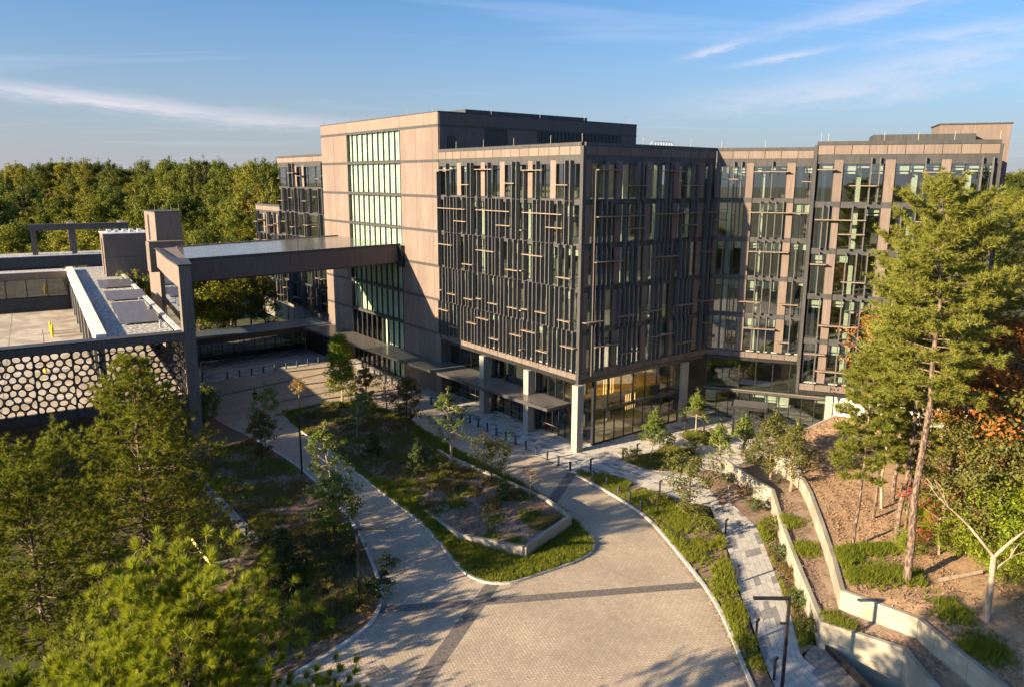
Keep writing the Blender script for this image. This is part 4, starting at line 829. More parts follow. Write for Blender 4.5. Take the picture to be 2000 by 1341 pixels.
# side return screen under the roof strip
FGS = Fr(FGA.p(-.1, 0)[:2], (-math.sin(ga), math.cos(ga)), (1, 0))
for i in range(2):
    v = FGS.p(.3+3.14*i, 0); M_ = Matrix(((FGS.d.x, FGS.n.x, 0, v.x), (FGS.d.y, FGS.n.y, 0, v.y), (0, 0, 1, 5.36), (0, 0, 0, 1))); link(bpy.data.objects.new('screen_panel', webs[i % 2]), gr, M_)
wl = [(-11.0, 40), (-10.9, 42.5), (-11.1, 45), (-12.2, 18)]
for i, (s, y) in enumerate(wl):
    v = FGA.p(s, y, 5.3); mb = MB().tube([(v.x, v.y, 5.3), (v.x, v.y, 6.6), (v.x, v.y, 6.7)], [.15, .15, .07], 10)
    tag(mb.build('guard_post', 'yellow', smooth=False), ('first yellow guard post of the trio on the top parking deck', 'middle yellow guard post of the trio on the deck', 'far yellow guard post of the trio on the deck', 'lone yellow guard post near the garage front edge')[i], 'guard post', 'yellow guard posts')
# stair boxes
st = thing('stair_box', 'tall brown stair box rising beside the gravel garage roof', 'stair tower', tuple(FGA.p(0, 56, 0)))
piece('walls', 'brown', st, FGA, -2.6, 4.0, 55, 61.5, -1, 18.3); piece('parapet_cap', 'white_metal', st, FGA, -2.7, 4.1, 54.9, 61.6, 18.3, 18.42); piece('panel_joint', 'charcoal', st, FGA, -2.61, 4.01, 54.98, 61.52, 14.6, 14.66); piece('door', 'black_metal', st, FGA, -2.66, -2.58, 57.2, 58.4, 11.6, 17.5)
for i in range(5): piece('lightning_rod', 'concrete', st, FGA, -2.4+1.5*i, -2.36+1.5*i, 55.2, 55.24, 18.4, 19.4); piece('roof_unit', 'white_metal', st, FGA, -1.8+1.1*i, -1.2+1.1*i, 57+.5*(i % 2), 57.8+.5*(i % 2), 18.3, 18.9)
st2 = thing('stair_box', 'smaller brown stair box behind the skybridge roof', 'stair tower', (-24.5, 57, 0))
wbox('walls', 'brown', st2, -26.1, -22.85, 54, 60, 0, 22.65); wbox('parapet_cap', 'charcoal', st2, -26.2, -22.75, 53.9, 60.1, 22.65, 22.76); wbox('slot_window', 'black_metal', st2, -26.14, -26.06, 57.4, 58.1, 18.8, 22.2); wbox('link_block', 'greybrown', st2, -27.5, -23.2, 52.2, 54, 15, 18.95)
for i in range(4): wbox('lightning_rod', 'concrete', st2, -26+i*1.0, -25.96+i*1.0, 54.2, 54.24, 22.7, 23.7)
# far garage wing behind
fgw = thing('garage_wing', 'distant low garage wing with a long glazed strip beneath its roof', 'garage', (-45, 118, 0))
FW_ = Fr((-18, 110), (-math.cos(ga), -math.sin(ga)), (-.09, -1))
Q = lambda n, m, *a: piece(n, m, fgw, FW_, *a)
Q('roof', 'gravel', -8, 60, -9, 0, 12.3, 12.6); Q('fascia', 'greybrown', -8, 60, 0, .4, 10.6, 12.6); Q('parapet_cap', 'white_metal', -8, 60, -.2, .5, 12.6, 12.75); Q('back_wall', 'blind', -8, 60, -6, -5.8, 0, 10.6); Q('base_wall', 'charcoal', -8, 60, -.1, .2, 0, 7.2)
for i in range(22): Q('pane', 'glass', -8+3*i+.1, -8+3*i+2.9, .0, .05, 7.2, 10.6); Q('mullion', 'black_metal', -8+3*i-.08, -8+3*i+.08, .0, .25, 7.2, 10.6)
fr_ = thing('roof_frame', 'open brown rooftop frame standing behind the near stair box', 'frame', tuple(FW_.p(8, -4, 12.6)))
for a in (0.5, 9.5, 16): piece('post', 'white_metal' if a == .5 else 'greybrown', fr_, FW_, a, a+.9, -4, -3.1, 12.6, 17.2)
piece('beam', 'greybrown', fr_, FW_, .3, 17.2, -4.1, -3.0, 17.2, 18.4); piece('beam', 'greybrown', fr_, FW_, .3, 1.4, -12, -4.1, 17.2, 18.4); piece('beam', 'greybrown', fr_, FW_, 9.4, 10.5, -12, -4.1, 17.2, 18.38); piece('post', 'greybrown', fr_, FW_, .4, 1.3, -12, -11.1, 0, 17.2); piece('post', 'greybrown', fr_, FW_, 9.5, 10.4, -12, -11.1, 0, 17.2)
# pale ramp by the garage column
MB().prism(gp([(-20.9, 46), (-20.8, 59), (-26.5, 59.5), (-26.2, 39.2), (-24.0, 40)]), .0, 3.2)
ramp = thing('ramp_roof', 'pale boarded roof wedge beside the garage column', 'roof', (*g(-24, 46), 0))
mb = MB(); q = gp([(-23.4, 57), (-23.9, 45.5), (-25.6, 41), (-27.6, 40.5), (-27.6, 57)])
mb.prism(q, 2.0, 2.35); mb.build('boarded_top', 'deck', ramp); mb = MB().prism(gp([(-23.7, 57), (-24.2, 45.6), (-25.8, 41.3), (-27.4, 40.9), (-27.4, 57)]), 0, 2.0); mb.build('base', 'black_metal', ramp)
# ================================================================ VEGETATION
def quads_mesh(name, C, size, m, rr, aspect=.6, upb=.3, outn=None, vary=.35):
    n = len(C); N = rr.normal(size=(n, 3)); N[:, 2] += upb
    if outn is not None: N = N*.55+outn
    N /= np.linalg.norm(N, axis=1)[:, None]
    A = np.cross(N, rr.normal(size=(n, 3))); A /= np.linalg.norm(A, axis=1)[:, None]+1e-9; B = np.cross(N, A)
    s = size*(1+rr.uniform(-vary, vary, n))[:, None]; A = A*s; B = B*s*aspect
    V = np.stack([C-A, C+B*.9-A*.1, C+A, C-B*.9-A*.1], 1).reshape(-1, 3)
    me = bpy.data.meshes.new(name); me.vertices.add(4*n); me.vertices.foreach_set('co', V.astype(np.float32).ravel())
    me.loops.add(4*n); me.loops.foreach_set('vertex_index', np.arange(4*n, dtype=np.int32)); me.polygons.add(n)
    me.polygons.foreach_set('loop_start', np.arange(0, 4*n, 4, dtype=np.int32)); me.update(calc_edges=True); me.materials.append(MATS[m]); return me
def tris_mesh(name, V, m):
    n = len(V)//3; me = bpy.data.meshes.new(name); me.vertices.add(3*n); me.vertices.foreach_set('co', np.asarray(V, np.float32).ravel())
    me.loops.add(3*n); me.loops.foreach_set('vertex_index', np.arange(3*n, dtype=np.int32)); me.polygons.add(n)
    me.polygons.foreach_set('loop_start', np.arange(0, 3*n, 3, dtype=np.int32)); me.update(calc_edges=True); me.materials.append(MATS[m]); return me
def broadleaf(seed, Ht, base, cr, nleaf, ls, leaf, bark='bark_dark', shape='oval', nl=16, clump=.3, tr=None, lean=0.0):
    rr = np.random.default_rng(seed); mb = MB(); tr = tr or Ht*.018
    hs = np.linspace(0, Ht*.93, 7); wob = np.cumsum(rr.normal(0, .012*Ht, (7, 2)), 0); wob -= wob[0]; wob[:, 0] += lean*hs
    T_ = [(wob[i, 0], wob[i, 1], hs[i]) for i in range(7)]; mb.tube(T_, list(np.interp(hs, [0, Ht*.93], [tr, tr*.25])), 6)
    cl = []
    for i in range(nl):
        t = (i+.5)/nl; h = base+(Ht*.95-base)*t**.9; az = i*2.4+rr.uniform(-.4, .4)
        if shape == 'cone': rad = cr*(1-t)**.75+.12*cr
        elif shape == 'round': rad = cr*math.sqrt(max(.05, 1-(2*t-.85)**2*.8))
        else: rad = cr*(math.sin(math.pi*min(1, .18+.82*t))**.7+.1)
        rad *= rr.uniform(.75, 1.15); up_ = rr.uniform(.25, .75) if shape != 'cone' else rr.uniform(.15, .4)
        p0 = np.array([np.interp(h*.9, hs, wob[:, 0]), np.interp(h*.9, hs, wob[:, 1]), h*.9]); d = np.array([math.cos(az), math.sin(az), up_])
        p1 = p0+d*rad*.55+np.array([0, 0, -.02*Ht]); p2 = p0+d*rad*np.array([1, 1, .9])
        r0 = tr*.42*(1-.6*t); mb.tube([tuple(p0), tuple(p1), tuple(p2)], [r0, r0*.6, r0*.2], 4, False)
        cl.append((p2, 1)); cl.append((p1*.4+p2*.6+rr.normal(0, .06*cr, 3), .9))
        for k in range(3):
            f = rr.uniform(.4, .95); q0 = p0*(1-f)+p2*f; q1 = q0+rr.normal(0, 1, 3)*rad*.28+np.array([0, 0, .06*rad]); mb.tube([tuple(q0), tuple(q1)], [r0*.4, r0*.12], 3, False); cl.append((q1, .8))
    cl.append((np.array([wob[-1, 0], wob[-1, 1], Ht*.96]), .8))
    ctr = np.array([wob[4, 0], wob[4, 1], (base+Ht)*.48])
    wts = np.array([c[1] for c in cl])*rr.uniform(.5, 1.4, len(cl)); cnt = rr.multinomial(nleaf, wts/wts.sum()); Cs = []; On = []
    for (c, wgt), k in zip(cl, cnt):
        u = rr.normal(size=(k, 3)); u /= np.linalg.norm(u, axis=1)[:, None]+1e-9; Cs.append(c+u*(rr.random((k, 1))**.5)*np.array([1, 1, .75])*clump*cr*wgt); On.append(u*.8)
    Cs = np.concatenate(Cs); On = np.concatenate(On); o2 = Cs-ctr; On = On+o2/(np.linalg.norm(o2, axis=1)[:, None]+1e-9)*.6
    return mb.mesh('tree_trunk', bark), quads_mesh('tree_crown', Cs, ls, leaf, rr, outn=On)
def needles(Cn, D, n, ln, wd_, rr, spread=.75):
    k = len(Cn); d = np.repeat(D, n, 0)+rr.normal(0, spread, (k*n, 3)); d /= np.linalg.norm(d, axis=1)[:, None]; c = np.repeat(Cn, n, 0)-d*.02
    L_ = ln*rr.uniform(.7, 1.15, (k*n, 1)); s = np.cross(d, rr.normal(size=(k*n, 3))); s /= np.linalg.norm(s, axis=1)[:, None]+1e-9; s *= wd_
    return np.stack([c-s*.5, c+s*.5, c+d*L_], 1).reshape(-1, 3)
def pine(seed, Ht, base, cr, nbr, ntw, nn, ln, wd_, leaf='leaf_pine', bark='bark_pine', tr=None, shape='cone', bend=0., spread=.75, tip=False):
    rr = np.random.default_rng(seed); mb = MB(); tr = tr or Ht*.012
    hs = np.linspace(0, Ht, 9); wob = np.cumsum(rr.normal(0, .004*Ht, (9, 2)), 0); wob -= wob[0]; wob[:, 0] += bend*np.sin(hs/Ht*math.pi)*Ht
    mb.tube([(wob[i, 0], wob[i, 1], hs[i]) for i in range(9)], list(np.interp(hs, [0, Ht*.6, Ht], [tr, tr*.6, tr*.08])), 7)
    for i in range(12 if base > 6 else 0):
        h = rr.uniform(.25, 1.0)*base; az = rr.uniform(0, 6.28); l = rr.uniform(.3, 1.5); p0 = np.array([np.interp(h, hs, wob[:, 0]), np.interp(h, hs, wob[:, 1]), h]); q = p0+np.array([math.cos(az), math.sin(az), rr.uniform(-.2, .4)])*l; mb.tube([tuple(p0), tuple((p0+q)/2+rr.normal(0, .05, 3)), tuple(q)], [.05, .035, .012], 4, False)
    Cn = []; D = []
    for i in range(nbr):
        t = ((i+rr.random())/nbr); h = base+(Ht-base)*t; az = i*2.4+rr.uniform(-.5, .5)
        rad = cr*((1-t)**.8*.95+.08) if shape == 'cone' else cr*(math.sqrt(max(0, 1-t*t))*.9+.22) if shape == 'dome' else cr*(math.sin(math.pi*(.2+.64*t))**.7)*.95
        rad *= rr.uniform(.6, 1.15); p0 = np.array([np.interp(h, hs, wob[:, 0]), np.interp(h, hs, wob[:, 1]), h])
        up_ = np.interp(t, [0, .6, 1], [-.05, .28, 1.1] if shape != 'dome' else [.1, .7, 2.2]); d = np.array([math.cos(az), math.sin(az), up_]); d /= np.linalg.norm(d); p2 = p0+d*rad; p2[2] += .10*rad; p1 = (p0+p2)/2-np.array([0, 0, .05*rad])
        r0 = max(.012, tr*.3*(1-.7*t)); mb.tube([tuple(p0), tuple(p1), tuple(p2)], [r0, r0*.6, r0*.25], 4, False)
        m = max(3, int(ntw*rad/cr+2))
        for k in range(m):
            f = 1-(k/m)**1.3*.72; q0 = (p0*(1-f)+p2*f) if f > .5 else p0*(1-f)+p2*f
            sd_ = np.cross(d, [0, 0, 1])*(1 if k % 2 else -1)*rr.uniform(.25, 1)+d*rr.uniform(.2, .7)+np.array([0, 0, rr.uniform(-.05, .45)]); sd_ /= np.linalg.norm(sd_)
            l = rad*rr.uniform(.14, .34)+.15; q1 = q0+sd_*l
            if k == 0: q1 = p2; sd_ = d
            mb.tube([tuple(q0), tuple(q1)], [r0*.3, r0*.12], 3, False)
            Cn.append(q1); D.append(sd_+np.array([0, 0, .35]))
            if tip: continue
            if l > .4: Cn.append(q0*.35+q1*.65+rr.normal(0, .05, 3)); D.append(sd_+np.array([0, 0, .5]))
            Cn.append(q0*.5+q1*.5+rr.normal(0, .12*l+.03, 3)); D.append(sd_+rr.normal(0, .5, 3)+np.array([0, 0, .4]))
    Cn = np.array(Cn); D = np.array(D); D /= np.linalg.norm(D, axis=1)[:, None]
    return mb.mesh('pine_trunk', bark, True), tris_mesh('pine_crown', needles(Cn, D, nn, ln, wd_, rr, spread), leaf)
def plant(name, meshes, label, cat, loc, rz=0., s=1., group=None, parts=('trunk', 'crown'), sz=None):
    o = bpy.data.objects.new(name, None); o.empty_display_size = .2; col.objects.link(o); o.location = loc; o.rotation_euler = (0, 0, rz); o.scale = (s, s, sz or s); tag(o, label, cat, group)
    for n, m in zip(parts, meshes):
        c = bpy.data.objects.new(n, m); col.objects.link(c); c.parent = o
    return o

# ---- foreground needle pines
PA = pine(21, 12, 3.0, 4.0, 120, 20, 120, .34, .022, 'leaf_pine', spread=.45, tip=True, shape='dome', tr=.2)
PB = pine(22, 11, 2.6, 3.4, 105, 19, 120, .34, .022, 'leaf_pine', spread=.45, tip=True, shape='dome', tr=.2)
for i, (x, y, zt, s, rz, src, lab) in enumerate((
    (-46.2, -35.4, 15.7, .9, .3, PA, 'bright long-needled pine whose tip rises highest in the near corner'),
    (-49.4, -33.4, 13.3, .88, 2.1, PB, 'long-needled pine at the lower left edge of the picture'),
    (-43.2, -36.8, 12.4, .7, 4.0, PB, 'long-needled pine reaching over the driveway edge'),
    (-48.2, -36.6, 14.6, .75, 5.2, PA, 'long-needled pine filling the bottom edge in front'))):
    hh = 12*s if src is PA else 11*s
    plant('pine_tree', src, lab, 'tree', (x, y, zt-hh), rz, s, 'near pines')
# ---- pines in front of the garage
PM = [pine(31, 21, 7.0, 6.4, 120, 24, 24, .36, .05, 'leaf_pine_mid', shape='cone', spread=.7), pine(32, 19, 7, 5.2, 110, 20, 26, .34, .05, 'leaf_pine_mid', shape='oval', spread=.7)]
for i, (x, y, zt, rz, k, s, lab) in enumerate((
    (-41.0, -1.0, 15.3, 0.2, 0, 1.0, 'broad layered pine standing in front of the garage screens'),
    (-47.6, -7.5, 11.4, 1.4, 1, .85, 'pine at the left edge below the garage'),
    (-44.5, -14.0, 4.0, 3.0, 1, .8, 'shaded pine behind the near pines'),
    (-47.0, -28.5, 10.5, 4.9, 1, .8, 'pine hidden behind the bright near pine, casting shade on the driveway'),
    (-40.5, -12.0, 3.0, 4.4, 0, .4, 'low shaded pine below the sunken drive wall'),
    (-51.0, -19.0, 4.0, 5.1, 1, .8, 'dark pine in the lower left thicket'))):
    hh = (21 if k == 0 else 19)*s; plant('pine_tree', PM[k], lab, 'tree', (x, y, zt-hh), rz, s, 'pines by the garage')
for i, (x, y, zt, k) in enumerate(((-60, 16.5, 20.5, 0), (-65, 20.5, 22, 1), (-57, 21.5, 19, 1), (-71, 17, 22, 0), (-68, 24, 23, 1), (-63, 13.0, 20.5, 0))):
    plant('pine_tree', PM[k], 'pine of the stand left of the picture shading the driveway', 'tree', (x, y, -6), rnd.random()*6, 1.15, 'pines left of view', sz=(zt+6)/(21 if k == 0 else 19))
# ---- tall pines on the right slope
PR = [pine(41, 25, 12.5, 3.3, 70, 28, 22, .34, .055, 'leaf_pine_far', shape='oval', tr=.25, bend=.02), pine(42, 24, 11.5, 3.6, 60, 20, 20, .36, .055, 'leaf_pine_far', shape='oval', tr=.2, bend=-.01), pine(43, 14, 5.5, 2.2, 50, 12, 22, .36, .055, 'leaf_pine_far', shape='oval', tr=.12)]
for x, y, zt, rz, k, s, lab in ((-5.9, -35.6, 25.9, .2, 0, 1., 'tallest pine with curving trunk on the leafy slope'), (-2.0, -33.0, 24.2, 2., 1, .95, 'straight pine just behind the tallest pine on the slope'),
    (1.0, -30.0, 17.0, 1., 2, 1.05, 'slim young pine nearest the wing windows'), (.2, -32.6, 15.0, 3., 2, .9, 'thin pine sapling between the slope pines'), (12.0, -37.0, 27.5, 4., 1, 1., 'pine at the right edge behind the orange maple'), (2.6, -34.4, 25.0, 5., 1, 1., 'slim pine between the tallest pine and the orange maple'), (4.8, -29.5, 19.5, 1.7, 1, .9, 'slim pine whose crown brushes the wing windows'), (10.5, -38.5, 26.0, .6, 0, .95, 'far pine at the upper right edge'), (-4.0, -31.2, 15.5, 2.4, 2, 1., 'slender pine rising beside the upper wall')):
    x, y = g(x, y); hh = (25, 24, 14)[k]*s; z0 = hill_z(x, y); plant('pine_tree', PR[k], lab, 'tree', (x, y, z0-.1), rz, s, 'pines on the slope', sz=(zt-z0)/(25, 24, 14)[k])
# ---- broadleaf trees on the right slope
BR = [broadleaf(51, 11, 1.5, 4.2, 10000, .12, 'leaf_olive', shape='round', nl=26, tr=.13), broadleaf(52, 13, 4, 3.8, 9000, .12, 'leaf_orange', 'bark_light', 'round', 24, tr=.15), broadleaf(53, 7, .8, 3.4, 9000, .10, 'leaf_bright', shape='round', nl=22), broadleaf(54, 4.5, 1.0, 2.2, 1500, .085, 'leaf_red', 'bark_light', 'round', 16), broadleaf(55, 17, 9, 3.0, 1500, .16, 'leaf_orange', 'bark_light', 'oval', 20, .25, tr=.11)]
for x, y, k, s, rz, lab in ((2.6, -38.0, 1, 1.25, 0, 'orange maple at the right edge below the pine crowns'), (-0.6, -37.6, 0, .85, 1, 'olive green tree crowding the right edge behind the bare tree'), (4.0, -34.4, 0, .8, 2.5, 'olive tree under the tall pines near the wing'), (-1.9, -39.6, 2, .9, 3, 'bright yellow-green bushy tree behind the pale bare trunk'), (-2.2, -41.6, 2, .75, 4, 'low bright bushy tree at the right edge'),
    (-1.2, -35.4, 3, 1.1, 0, 'small red-leaved understorey tree among the pines'), (3.0, -29.6, 4, 1.0, 1, 'thin tree with sparse orange leaves against the wing windows'), (10, -34, 0, 1.0, 5, 'olive tree farther up the slope'), (14, -38, 2, 1.4, 1, 'yellow-green tree beyond the wing corner'), (1.5, -39.8, 0, 1.1, 2, 'olive tree beyond the orange maple')):
    x, y = g(x, y); plant('tree', BR[k], lab, 'tree', (x, y, hill_z(x, y)-.1), rz, s, 'broadleaf trees on the slope')
# bare pale tree
mb = MB(); mb.tube([(0, 0, 0), (.1, .05, 2), (.05, .1, 4.0)], [.20, .17, .14], 8)
def fork(p, d, l, r, n):
    q = p+d*l; m_ = (p+q)/2+Vector((rnd.uniform(-.1, .1), rnd.uniform(-.1, .1), .1*l*.3)); mb.tube([p, m_, q], [r, r*.8, r*.55], 6 if n > 1 else 4)
    if n:
        for k in range(2 if n > 1 else 3): fork(q, (d+Vector((rnd.uniform(-.8, .8), rnd.uniform(-.8, .8), rnd.uniform(-.1, .5)))).normalized(), l*.68, r*.55, n-1)
fork(Vector((.05, .1, 3.9)), Vector((.55, -.6, 1)).normalized(), 2.3, .11, 3); fork(Vector((.05, .1, 3.95)), Vector((-.5, .6, .9)).normalized(), 2.2, .10, 3); fork(Vector((.08, .08, 2.8)), Vector((.5, -.45, .9)).normalized(), 1.4, .06, 1)
x, y = g(-6.9, -40.3); tag(mb.build('bare_tree', 'bark_light', None, Matrix.Translation((x, y, hill_z(x, y)-.1)), True), 'pale leafless forked tree at the right edge of the slope', 'tree')
# fallen log
x, y = g(-4.6, -36.8); z = hill_z(x, y); a = Vector((x, y, z+.1)); tag(MB().tube([a, a+Vector((2.6, -1.4, .35))], [.17, .12], 8).build('fallen_log', 'bark_light'), 'fallen log lying on the leafy slope', 'log')
x, y = g(-1.4, -33.2); a = Vector((x-.5, y-.4, hill_z(x, y)+.12)); tag(MB().tube([a, a+Vector((.3, .1, -.02)), a+Vector((.75, .3, -.05)), a+Vector((1.2, .4, -.2))], [.12, .42, .30, .06], 6).build('boulder', 'stone'), 'pale boulder lying on the leafy slope', 'boulder')

# ---- street trees and island trees
ST = {'col': broadleaf(61, 7.7, 1.1, 1.5, 11000, .085, 'leaf_bright', 'bark_light', 'cone', 46, .42), 'sm': broadleaf(62, 5.2, 1.6, 1.15, 2200, .10, 'leaf_green', 'bark_light', 'cone', 18, .42), 'loose': broadleaf(63, 7.6, 1.9, 1.5, 2300, .10, 'leaf_green', 'bark_light', 'oval', 20, .26),
      'olive': broadleaf(64, 7.0, 1.6, 1.9, 5200, .09, 'leaf_olive', 'bark_light', 'cone', 24, .34), 'rust': broadleaf(65, 6.8, 1.2, 1.35, 4200, .10, 'leaf_rust', 'bark_dark', 'oval', 20, .32), 'gold': broadleaf(66, 3.6, 1.7, .9, 700, .08, 'leaf_gold', 'bark_light', 'round', 12, .4), 'bare': broadleaf(67, 6.2, 1.4, 1.4, 600, .09, 'leaf_rust', 'bark_light', 'oval', 22, .3),
      'con': broadleaf(68, 5.0, .3, 1.15, 4200, .10, 'shrub_dark', 'bark_dark', 'cone', 26, .36), 'dark': broadleaf(69, 7.5, 1.6, 1.9, 5200, .12, 'leaf_green', 'bark_dark', 'oval', 22, .32), 'wide': broadleaf(70, 3.6, .8, 1.9, 1700, .10, 'leaf_olive', 'bark_dark', 'round', 16, .32)}
for k, x, y, s, lab, z in (('col', -12.4, 28.6, 1.25, 'bright green conical tree catching the sun at the island tip', .1), ('rust', -11.6, 24.0, .82, 'brownish small tree beside the sunlit conical tree', .3), ('bare', -9.9, 22.0, 1., 'nearly bare thin tree between the island and bollards', .1), ('rust', -12.6, 12.2, 1.1, 'rust-coloured tree in the middle of the island', .3), ('loose', -13.2, 3.2, 1., 'loose pale green tree rising over the planter wall', .5),
    ('wide', -13.2, -3.2, 1.05, 'low spreading golden-green tree by the planter wall', .8), ('con', -17.4, 2.2, .75, 'dark upright evergreen in the middle of the planter', .45), ('con', -15.2, -7.6, .5, 'dark low evergreen near the planter point', .8), ('bare', -12.9, -8.2, .5, 'thin twiggy sapling at the planter corner', .8), ('gold', -17.2, 30.2, 1., 'small golden-leaved sapling at the far island edge', .05), ('loose', -17.4, 14.5, .7, 'sparse brown-green tree on the island mound', .4), ('dark', -15.2, 17.5, .6, 'dark green island tree behind the rusty tree', .4), ('con', -18.4, 9.0, .6, 'bluish evergreen bush on the island slope', .3),
    ('sm', 3.7, -6.7, 1.05, 'young street tree in the rounded plaza bed', .05), ('sm', 13.4, -4.4, 1.0, 'young street tree in the small porch-side bed', .05), ('sm', 6.7, -12.7, .98, 'young street tree at the end of the lower retaining wall', .05), ('sm', 10.6, -12.6, 1.0, 'dark young tree at the plaza corner by the porch', .1), ('olive', 5.2, -19.0, .95, 'olive tree on the terrace nearest the plaza', 1.5), ('olive', 3.9, -21.7, .95, 'second olive tree on the terrace, lower down', 1.6), ('wide', -2.6, -16.6, 1.25, 'bushy yellow-green shrub tree at the head of the footpath', .05),
    ('loose', -25.9, 17.5, 1., 'loose green tree beside the left driveway lane', .0), ('dark', -29.0, 27.5, .75, 'dark tree nearest the garage column', .0), ('rust', -27.8, 13.5, .9, 'brownish tree low in the shaded bed', .0), ('loose', -26.2, 1.2, 1.05, 'slender light green tree overhanging the driveway', .0), ('dark', -28.9, -5.0, .85, 'large dark tree beside the lamp post', -.1), ('con', -33.5, -7.0, 1.1, 'dark conical evergreen below the drive wall', -1.2)):
    x, y = g(x, y); plant('tree', ST[k], lab, 'tree', (x, y, z-.05), rnd.random()*6, s, 'planted trees')

# ---- background forest
FO = [broadleaf(80+i, h, b, c, int(n*1.7), .29, lf, bk, sh, 24, .30) for i, (h, b, c, n, lf, bk, sh) in enumerate(((22, 6, 6.0, 3200, 'leaf_forest_a', 'bark_dark', 'round'), (24, 8, 6.5, 3400, 'leaf_forest_b', 'bark_dark', 'round'), (20, 4, 5.2, 3000, 'leaf_forest_c', 'bark_dark', 'oval'), (23, 7, 5.5, 3000, 'leaf_forest_b', 'bark_light', 'oval'), (19, 3, 6.2, 3300, 'leaf_forest_a', 'bark_dark', 'round'), (21, 6, 4.2, 2600, 'leaf_forest_d', 'bark_light', 'oval'), (26, 12, 4.8, 2600, 'leaf_forest_c', 'bark_light', 'oval')))]
fh = (22, 24, 20, 23, 19, 21, 26)
def view(px, dep): # bearing of an image column and a distance give a site position
    v = fw*1+r2*((px-1000)/1471.23); v.z = 0; v.normalize(); return CAM.x+v.x*dep, CAM.y+v.y*dep
def forest(n, px0, px1, d0, d1, zt0, zt1, label, group, kinds):
    for i in range(n):
        px = px0+(px1-px0)*((i*.618) % 1.0); dep = d0+(d1-d0)*((i*.3819+.13*rnd.random()) % 1.0); x, y = view(px, dep)
        if -9 < x < 45 and y < 106: continue
        if abs(x+38) < 34 and 104 < y < 124 or (x < -22 and y < 100): continue
        k = rnd.choice(kinds); z0 = float(ground_h(np.array(x), np.array(y))); zt = rnd.uniform(zt0, zt1); s = max(.55, (zt-z0)/fh[k])
        plant('forest_tree', FO[k], label, 'tree', (x, y, z0-.3), rnd.random()*6.28, rnd.uniform(.7, 1.05), group, sz=s)
forest(26, 380, 620, 126, 162, 14, 20.5, 'yellow-green tree of the row close behind the walkway', 'trees behind the walkway', (1, 3, 0, 4))
forest(40, -60, 470, 180, 222, 10, 18, 'tree of the middle belt behind the garage wing', 'trees behind the garage', (0, 1, 3, 4, 1, 2))
forest(90, -60, 640, 225, 300, 16, 27, 'tall tree in the front of the distant wood', 'trees of the distant wood', (0, 1, 2, 3, 0, 1, 4, 0, 2, 5, 6, 6))
forest(140, -60, 660, 300, 520, 25, 38.5, 'tree crown in the depth of the distant wood', 'crowns of the distant wood', (0, 2, 6, 1, 4, 3, 0, 2))
forest(26, 1900, 2080, 170, 420, 22, 29, 'tree of the wood seen past the wing end', 'trees beyond the wing', (0, 1, 2))
for i in range(60):
    x, y = view(rnd.uniform(1850, 2150), rnd.uniform(430, 900)); k = rnd.choice((0, 2, 1)); z0 = float(ground_h(np.array(x), np.array(y))); plant('forest_tree', FO[k], 'tree of the far wooded horizon past the wing', 'tree', (x, y, z0-2), rnd.random()*6, 1.3, 'trees on the far horizon')
x, y = g(-20.5, 75); plant('tree', broadleaf(91, 5, 1, 2, 1500, .13, 'leaf_red', 'bark_dark', 'round', 14), 'small vivid red tree seen over the walkway roof', 'tree', (-21.5, 70, -.3), 0, 1.0)
mb = MB(); mb.tube([(0, 0, 0), (.1, 0, 8), (0, .2, 15)], [.25, .2, .06], 6)
for k in range(7): z = 6+k*1.2; mb.tube([(.05, .1, z), (rnd.uniform(-2, 2), rnd.uniform(-2, 2), z+1.8)], [.07, .02], 4)
tag(mb.build('bare_tree', 'bark_light', None, Matrix.Translation((-12, 71, -.5))), 'pale leafless tree seen beneath the skybridge', 'tree')
for i in range(8):
    plant('tree', FO[(1, 4, 3)[i % 3]], 'yellow-green tree seen below the skybridge', 'tree', (-25+3.1*i, 76+(i*5 % 4), -1.2), i, .42, 'trees below the skybridge', sz=.60)
x, y = view(4, 150); t_ = thing('utility_pole', 'thin dark utility pole at the left edge above the garage roof', 'pole', (x, y, -2)); MB().tube([(x, y, -2), (x, y, 24)], [.2, .13], 8).build('pole', 'bark_dark', t_); FU = Fr((x, y), (r2.x, r2.y), (-fw.x, -fw.y)); piece('cross_arm', 'bark_dark', t_, FU, -1.2, 1.2, -.08, .08, 22.6, 22.8)
# ---- grasses, ground cover and shrubs
rb0 = np.array([v.co[:] for v in bpy.data.objects['raised_bed'].data.vertices])
def rbz0(x, y): return float(rb0[np.argmin((rb0[:, 0]-x)**2+(rb0[:, 1]-y)**2), 2])
rb1 = np.array([v.co[:] for v in bpy.data.objects['raised_bed.001'].data.vertices])
def mound_z(x, y): return max(.05, float(rb1[np.argmin((rb1[:, 0]-x)**2+(rb1[:, 1]-y)**2), 2]))
def tufts(name, poly, n, blades, ln, wd_, m, label, zf=.05, avoid=(), clump=None, seed=0):
    rr = np.random.default_rng(100+seed); P_ = np.array(poly); lo, hi = P_.min(0), P_.max(0); pts = rr.uniform(lo, hi, (n*4, 2))
    if clump: 
        cc = rr.uniform(lo, hi, (clump, 2)); pts = cc[rr.integers(0, clump, n*4)]+rr.normal(0, .55, (n*4, 2))
    ok = inpoly(pts[:, 0], pts[:, 1], poly)
    for a in avoid: ok &= ~inpoly(pts[:, 0], pts[:, 1], a)
    pts = pts[ok][:n]; z = np.array([zf(*p) for p in pts]) if callable(zf) else np.full(len(pts), zf)
    Cn = np.column_stack([pts, z]); D = np.tile([0, 0, 1.], (len(Cn), 1)); V = needles(Cn, D, blades, ln, wd_, rr, .55)
    return tag(link(bpy.data.objects.new(name, tris_mesh(name, V, m))), label, kind='stuff')
